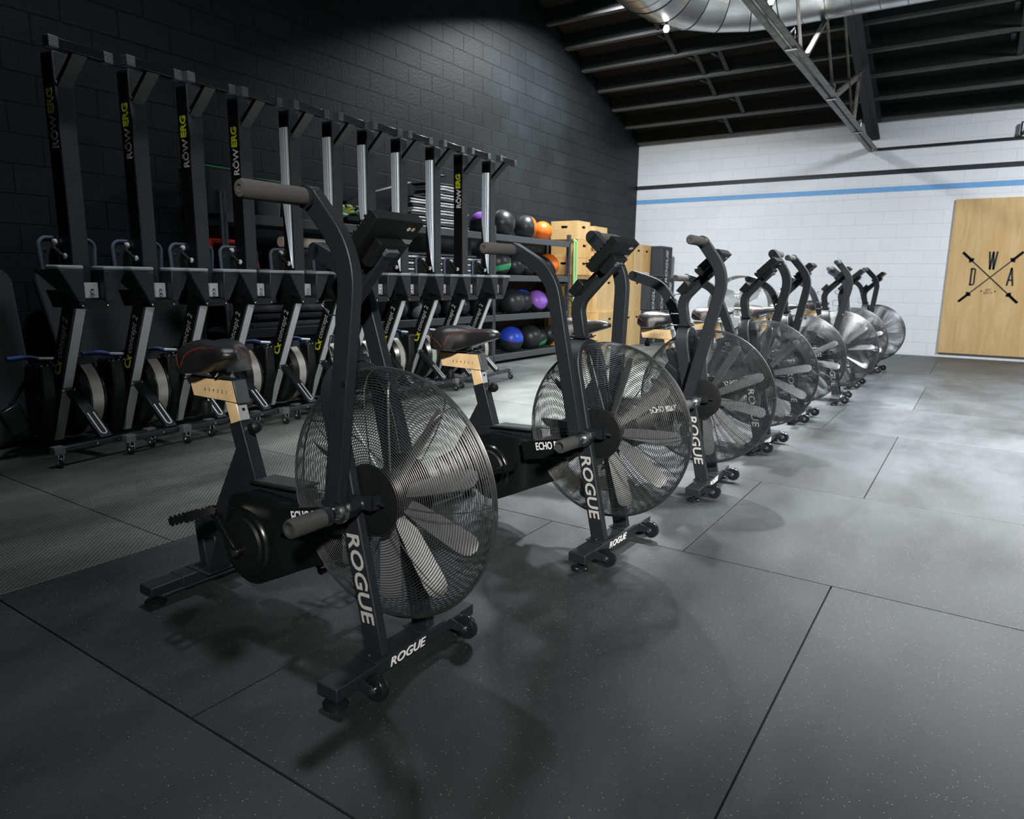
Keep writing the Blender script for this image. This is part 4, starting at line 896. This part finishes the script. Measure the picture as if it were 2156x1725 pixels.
POSES = [(1.365, 1.318, -1.5598, 0.0, -25.2, 0.0, 0), (2.505, 1.200, -1.6076, -19.7, -6.0, .3, 110), (3.594, 1.154, -1.527, 5.5, -31, .5, 200), (4.767, 1.16, -1.598, -31.5, 4.8, .1, 60),
         (5.959, 1.171, -1.576, 2, -30.5, .45, 150), (7.146, 1.073, -1.50, 4, -30, .2, 20), (8.31, 1.112, -1.579, -10, -15, .6, 260), (9.908, 1.077, -1.62, -2, -24, .35, 310)]
LAB = ['black air bike nearest the camera, its saddle twisted to the side', 'second black air bike of the row, in front of the plywood boxes', 'third black air bike, its right handle tipped far forward',
       'fourth black air bike, before the grey drum fan', 'fifth black air bike of the row counted from the camera', 'sixth black air bike of the row counted from the camera',
       'seventh black air bike, next to the last of the row', 'last black air bike, farthest away beside the white wall']
proto = make_bike()
for i, (x, y, h, tr_, tl_, fr_, ck) in enumerate(POSES):
    o = proto if i == 0 else dup(proto)
    o.location = (x, y, 0); o.rotation_euler = (0, 0, h); tag(o, LAB[i], 'exercise bike', 'air bikes standing in a row')
    ch = {}
    for c in o.children: ch.setdefault(c.name.split('.')[0], []).append(c)
    arms = sorted(ch['handle_arm'], key=lambda c: sum(v.co.y for v in c.data.vertices))
    arms[0].rotation_euler = (0, math.radians(tr_), 0); arms[1].rotation_euler = (0, math.radians(tl_), 0)
    ch['fan_hub'][0].rotation_euler = (0, fr_, 0)
    for c in ch['crank_arm']:
        c.rotation_euler.y += math.radians(ck)
        for g in c.children:
            if g.name.startswith('pedal'): g.rotation_euler.y -= math.radians(ck)
    ch['saddle'][0].rotation_euler = (0, 0, (-.42, .02, -.05, .05, 0, .1, -.05, 0)[i])

# ------------------------------------------------------------------ rowing machines stood on end
M['glare'] = mat('rail_glare_strip', (0.74, 0.82, 0.90), 0.35, metal=0.25)  # pale colour standing in for lamp glare on the steel rail side
def make_rower(glare):
    R = thing('rowing_machine')
    cap = M['capgrey']
    # front foot bar with casters (on the floor, towards the room)
    q = MB(); q.box(-.275, .275, -.02, .02, .085, .118); fb = q.build('front_foot_bar', M['frame2'], R, bevel=.006)
    for sx in (-1, 1):
        q = MB(); x = sx * .292; q.box(x - .030, x + .030, -.024, .024, .078, .124)
        for k in range(5): q.box(x - .0305, x + .0305, -.0255, .0255, .082 + k * .008, .085 + k * .008)
        q.build('end_cap', cap, fb, bevel=.003)
        q = MB(); q.lathe([(.006, -.010), (.030, -.010), (.033, -.005), (.033, .005), (.030, .010), (.006, .010)], 20, (x, -.012, .033), 'x')
        ws = q.build('caster', M['wheel'], fb)
        q = MB(); q.box(x - .016, x - .012, -.028, .012, .02, .08); q.box(x + .012, x + .016, -.028, .012, .02, .08); q.lathe([(.007, x - .019), (.007, x + .019)], 10, (0, -.012, .033), 'x'); q.build('caster_fork', M['steel'], ws)
    for x in (-.07, .07):
        q = MB(); q.lathe([(.001, -.024), (.006, -.022), (.006, -.018)], 10, (x, 0, .098), 'y'); q.build('bolt', M['steel'], fb)
    def slab(name, a, b_, w, d, x, m, par=R, bev=.004):
        """beam in the (y, z) plane from a to b, w wide across x, d deep behind its front line"""
        dy, dz = b_[0] - a[0], b_[1] - a[1]; l = math.hypot(dy, dz); ny, nz = dz / l, -dy / l
        if ny < 0: ny, nz = -ny, -nz
        q = MB(); q.prism([a, b_, (b_[0] + ny * d, b_[1] + nz * d), (a[0] + ny * d, a[1] + nz * d)], x - w / 2, x + w / 2, 'x'); return q.build(name, m, par, bevel=bev)
    # leaning beam: silver face on a black side
    bx = -.030
    be = slab('leaning_beam', (.070, .905), (.430, .055), .084, .105, bx, M['gloss'])
    slab('beam_face', (.0665, .900), (.279, .398), .058, .004, bx, M['rail'], be, .001); slab('beam_face', (.2815, .385), (.4185, .062), .060, .004, bx, M['rail'], be, .001)
    q = MB(); q.box(bx - .045, bx + .045, .270, .285, .380, .405)
    q.build('beam_joint', M['frame2'], be, bevel=.002)
    for sx in (-.036, .036):
        q = MB(); q.lathe([(.001, .262), (.007, .264), (.007, .272)], 10, (bx + sx, 0, .393), 'y'); q.build('bolt', M['steel'], be)
    d = Vector((0, -.360, .850)).normalized()
    place('lettering', text_mesh('beam_lettering', 'concept 2', .066, M['dimprint'], .0, 1.0, .1), be, (bx - .0428, .205, .715), (0, d.y, d.z), (0, 1, .4))
    lg = text_mesh('logo_ring', 'C', .085, M['yellow'], .002, .9); place('logo', lg, be, (bx - .0428, .290, .520), (0, d.y, d.z), (0, 1, .4))
    place('logo', text_mesh('logo_cross', 'x', .080, M['yellow'], .002, .9), be, (bx - .0428, .262, .560), (0, d.y, d.z), (0, 1, .4))
    # strut with a pressed slot
    q = MB(); q.prism([(.270, .395), (-.012, .128), (.010, .108), (.300, .372)], -.036, .036, 'x'); sr = q.build('strut', M['frame2'], R, bevel=.003)
    q = MB(); A, B_ = Vector((0, .128, .2605)), Vector((0, .020, .157)); 
    for sx in (-.018, .018): q.tube([(sx, A.y, A.z), (sx, B_.y, B_.z)], .0045, 6)
    q.tube([(.018 * math.cos(a), B_.y - .018 * math.sin(a) * .72, B_.z - .018 * math.sin(a) * .69) for a in [PI * k / 8 for k in range(9)]], .0045, 6); q.build('pressed_slot', M['rail'], sr)
    # flywheel and its housings
    fxx, fy, fz, fr = .100, .445, .335, .262
    q = MB(); q.lathe([(.05, -.075), (fr - .03, -.075), (fr, -.05), (fr, -.042), (fr - .008, -.040), (fr - .008, .040), (fr, .042), (fr, .05), (fr - .03, .075), (.05, .075)], 56, (fxx, fy, fz), 'x'); fw = q.build('flywheel_housing', M['gloss'], R)
    q = MB(); pts = [math.radians(a) for a in range(95, 275, 6)]
    V = []; 
    for a in pts:
        for xx in (-.036, .036): V.append((fxx + xx, fy + (fr - .004) * math.cos(a), fz + (fr - .004) * math.sin(a)))
    q.add(V, [(2 * i, 2 * i + 1, 2 * i + 3, 2 * i + 2) for i in range(len(pts) - 1)]); q.build('perforated_band', M['perf'], fw)
    q = MB(); q.box(fxx - .07, fxx + .07, .285, .360, .530, .585); q.build('housing_label_block', M['foam'], fw, bevel=.01)
    q = MB(); q.lathe([(.02, 0), (.16, .004), (.165, .03), (.10, .06), (.03, .07)], 36, (fxx + .075, fy, fz), 'x'); q.build('side_cover', M['plastic'], fw)
    q = MB(); q.prism([(.29, .565), (.45, .555), (.48, .40), (.48, .08), (.36, .08), (.29, .34)], -.175, -.085, 'x'); dc = q.build('chain_housing', M['plastic'], R, bevel=.015)
    for (y, z) in ((.31, .55), (.38, .548), (.44, .545), (.34, .36), (.40, .12)):
        q = MB(); q.lathe([(.001, -.183), (.006, -.180), (.006, -.175)], 8, (0, y, z), 'x'); q.build('bolt', M['steel'], dc)
    for x in (-.165, -.13, -.095):
        q = MB(); q.lathe([(.001, -.008), (.0055, -.006), (.0055, 0)], 8, (x, .290, .555), 'y'); q.build('bolt', M['steel'], dc)
    # handle
    q = MB(); q.tube(bend([(-.250, .475, .588), (-.13, .475, .592), (-.06, .475, .570), (.06, .475, .560), (.12, .475, .555), (.250, .475, .530)], .03), .0155, 12); h = q.build('handle', M['blue'], R)
    q = MB(); q.tube([(-.075, .470, .576), (.075, .470, .560)], .012, 10); q.tube([(0, .475, .565), (0, .45, .50)], .006, 6); q.build('handle_centre', M['rail'], h)
    # monitor folded at the bottom left
    q = MB(); q.tube([(-.17, .45, .45), (-.28, .42, .33), (-.28, .42, .22)], .012, 8); ma = q.build('monitor_arm', M['plastic'], R)
    q = MB(); q.box(-.09, .09, -.02, .02, -.065, .065); q.build('monitor', M['gloss'], ma, loc=(-.285, .40, .235), rot=(.2, 1.15, .3), bevel=.01)
    # junction: foot boards, plates
    q = MB(); q.prism([(-.075, .895), (.075, .895), (.095, .925), (.095, .945), (-.095, .945), (-.095, .925)], -.020, .085, 'y'); jn = q.build('junction_plate', M['gloss'], R, bevel=.004)
    q = MB(); q.box(-.052, .052, .02, .03, .955, 1.045); q.build('bright_plate', M['rail'], jn, bevel=.002)
    for z in (.972, 1.000):
        q = MB(); q.lathe([(.002, .006), (.011, .010), (.011, .020)], 12, (0.01, 0, z), 'y'); q.build('bolt', M['steel'], jn)
    for sx in (-.075, .075):
        q = MB(); q.lathe([(.001, -.028), (.005, -.024), (.005, -.02)], 8, (sx, 0, .912), 'y'); q.build('bolt', M['steel'], jn)
    for sx in (-1, 1):
        q = MB()
        a = [(sx * .058, -.030, .935), (sx * .100, -.030, .930), (sx * .205, -.035, 1.118), (sx * .062, -.035, 1.118)]
        c = [(sx * .058, .130, .960), (sx * .080, .130, .960), (sx * .215, .20, 1.118), (sx * .062, .16, 1.118)]
        q.add(a + c, [(0, 1, 2, 3), (4, 7, 6, 5), (0, 4, 5, 1), (1, 5, 6, 2), (2, 6, 7, 3), (3, 7, 4, 0)]); ft = q.build('foot_board', M['fboard'], R, bevel=.008)
        q = MB(); q.prism([(sx * .058, -.037), (sx * .208, -.037), (sx * .215, .06), (sx * .19, .10), (sx * .075, .10), (sx * .056, .06)], 1.119, 1.142, 'z'); q.build('heel_cup', M['padtop'], ft, bevel=.010, seg=3)
    # sliding seat on the wall side of the rail
    rim = []
    for cx, cz, a0 in ((.118, 1.252, 0), (-.118, 1.252, PI / 2), (-.108, 1.10, PI), (.108, 1.10, 1.5 * PI)):
        rim += [(cx + .048 * math.cos(a0 + PI / 2 * k / 6), cz + .048 * math.sin(a0 + PI / 2 * k / 6)) for k in range(7)]
    q = MB(); rim = [(x + .03, z) for x, z in rim]; q.prism(rim, .235, .262, 'y'); pd = q.build('seat', M['pad'], R, bevel=.004)
    q = MB(); q.tube([(x, .236, z) for x, z in rim], .011, 8, closed=True); q.build('rim', M['padrim'], pd)
    q = MB(); q.box(-.060, .060, .18, .24, 1.14, 1.24); q.build('seat_carriage', M['deck'], pd, bevel=.004)
    for (x, y, z, r) in ((-.075, .20, 1.275, .018), (-.062, .13, 1.195, .017)):
        q = MB(); q.lathe([(r * .5, 0), (r, .004), (r, .018), (r * .6, .022)], 14, (x, y, z), 'x'); q.build('white_roller', M['white'], jn)
    for (x, y, z) in ((-.105, .225, 1.235), (-.10, .225, 1.14)):
        q = MB(); q.lathe([(.001, 0), (.006, .002), (.006, .012)], 8, (x, y, z), 'y'); q.build('bolt', M['steel'], jn)
    q = MB(); q.tube([(-.072, .205, 1.275), (-.085, .17, 1.235), (-.060, .135, 1.195)], .009, 8); q.build('strap_arm', M['deck'], jn)
    q = MB(); q.prism([(-.09, .90), (.09, .90), (.12, 1.0), (-.12, 1.0)], .12, .24, 'y'); q.build('inner_box', M['plastic'], jn)
    # monorail
    q = MB(); q.box(-.050, .050, .072, .180, .94, 2.300); mr = q.build('monorail', M['monorail'], R, bevel=.004)
    q = MB(); q.box(-.0535, -.050, .078, .174, 1.12, 2.285); q.build('side_strip', M['sticker'], mr, bevel=.001)
    if glare:  # steel strip tapered like the glare streak, highlight built into its shape
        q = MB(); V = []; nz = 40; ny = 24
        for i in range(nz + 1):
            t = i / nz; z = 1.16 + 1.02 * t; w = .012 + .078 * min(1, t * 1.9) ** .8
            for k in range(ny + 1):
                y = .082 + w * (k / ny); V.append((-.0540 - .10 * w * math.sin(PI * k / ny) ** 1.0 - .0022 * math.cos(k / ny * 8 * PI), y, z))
        q.add(V, [(i * (ny + 1) + k, i * (ny + 1) + k + 1, (i + 1) * (ny + 1) + k + 1, (i + 1) * (ny + 1) + k) for i in range(nz) for k in range(ny)]); q.build('steel_glare', M['glare'], mr, ang=80)
    else:
        a = text_mesh('rower_lettering', 'R\u00d6W', .072, M['white'], .0015, 1.0); w1 = a.vertices and (max(v.co.x for v in a.vertices) - min(v.co.x for v in a.vertices))
        b2 = text_mesh('rower_lettering', 'ERG', .072, M['yellow'], .0025, 1.05); w2 = max(v.co.x for v in b2.vertices) - min(v.co.x for v in b2.vertices)
        place('lettering', a, mr, (-.0545, .122, 1.79 + w1 / 2), (0, 0, 1), (0, 1, 0)); place('lettering', b2, mr, (-.0545, .126, 1.80 + w1 + w2 / 2), (0, 0, 1), (0, 1, 0))
    # rear foot bar and bracket at the top
    q = MB(); q.prism([(.073, 2.110), (-.092, 2.268), (-.060, 2.272), (.073, 2.152)], -.042, .042, 'x'); rb = q.build('rear_bracket', M['sticker'], R, bevel=.003)
    for sx in (-.042, .042):
        q = MB(); q.lathe([(.001, .062), (.008, .065), (.008, .072)], 10, (sx, 0, 2.135), 'y'); q.build('bolt', M['steel'], rb)
    q = MB(); q.box(-.130, .130, -.108, -.062, 2.268, 2.318); tb = q.build('rear_foot_bar', M['sticker'], R, bevel=.004)
    for sx in (-1, 1):
        q = MB(); x = sx * .152; q.box(x - .026, x + .026, -.112, -.058, 2.264, 2.322)
        for k in range(5): q.box(x - .0265, x + .0265, -.1135, -.058, 2.270 + .010 * k, 2.274 + .010 * k)
        q.build('end_cap', cap, tb, bevel=.003)
    return R
RX = [2.045, 2.445, 2.815, 3.195, 3.611, 4.024, 4.385, 4.789, 5.240, 5.664, 6.120]
RYAW = [8.0, 6.0, 5.5, 6.5, 5, 6, 4, 5.5, 6, 5, 6]
RYP = [4.32, 4.30, 4.30, 4.31, 4.30, 4.30, 4.29, 4.29, 4.28, 4.28, 4.27]
TR = [0, 0, 0, 0, 1, 1, 1, 1, 1, 0, 1]
ORD = ['first', 'second', 'third', 'fourth', 'fifth', 'sixth', 'seventh', 'eighth', 'ninth', 'tenth', 'last']
EX = ['at the dark left end of the row', 'with a dim yellow print on its post', 'with a half-lit yellow print on its post', 'with a bright yellow print on its post', 'before the cream foam roller', 'behind the first bike handlebar',
      'above the handle of the first bike', 'behind the monitor of the first bike', 'before the stacked folded mats', 'with a bright yellow print, second from the right end', 'beside the wall cord']
pA = make_rower(False); pB = make_rower(True); used = [False, False]
for i in range(11):
    p = (pA, pB)[TR[i]]; o = p if not used[TR[i]] else dup(p); used[TR[i]] = True
    o.location = (RX[i], RYP[i], 0); o.rotation_euler = (0, 0, math.radians(RYAW[i]))
    tag(o, '%s rowing machine %s, stood on end' % (ORD[i], EX[i]), 'rowing machine', 'rowing machines stored upright in a row')
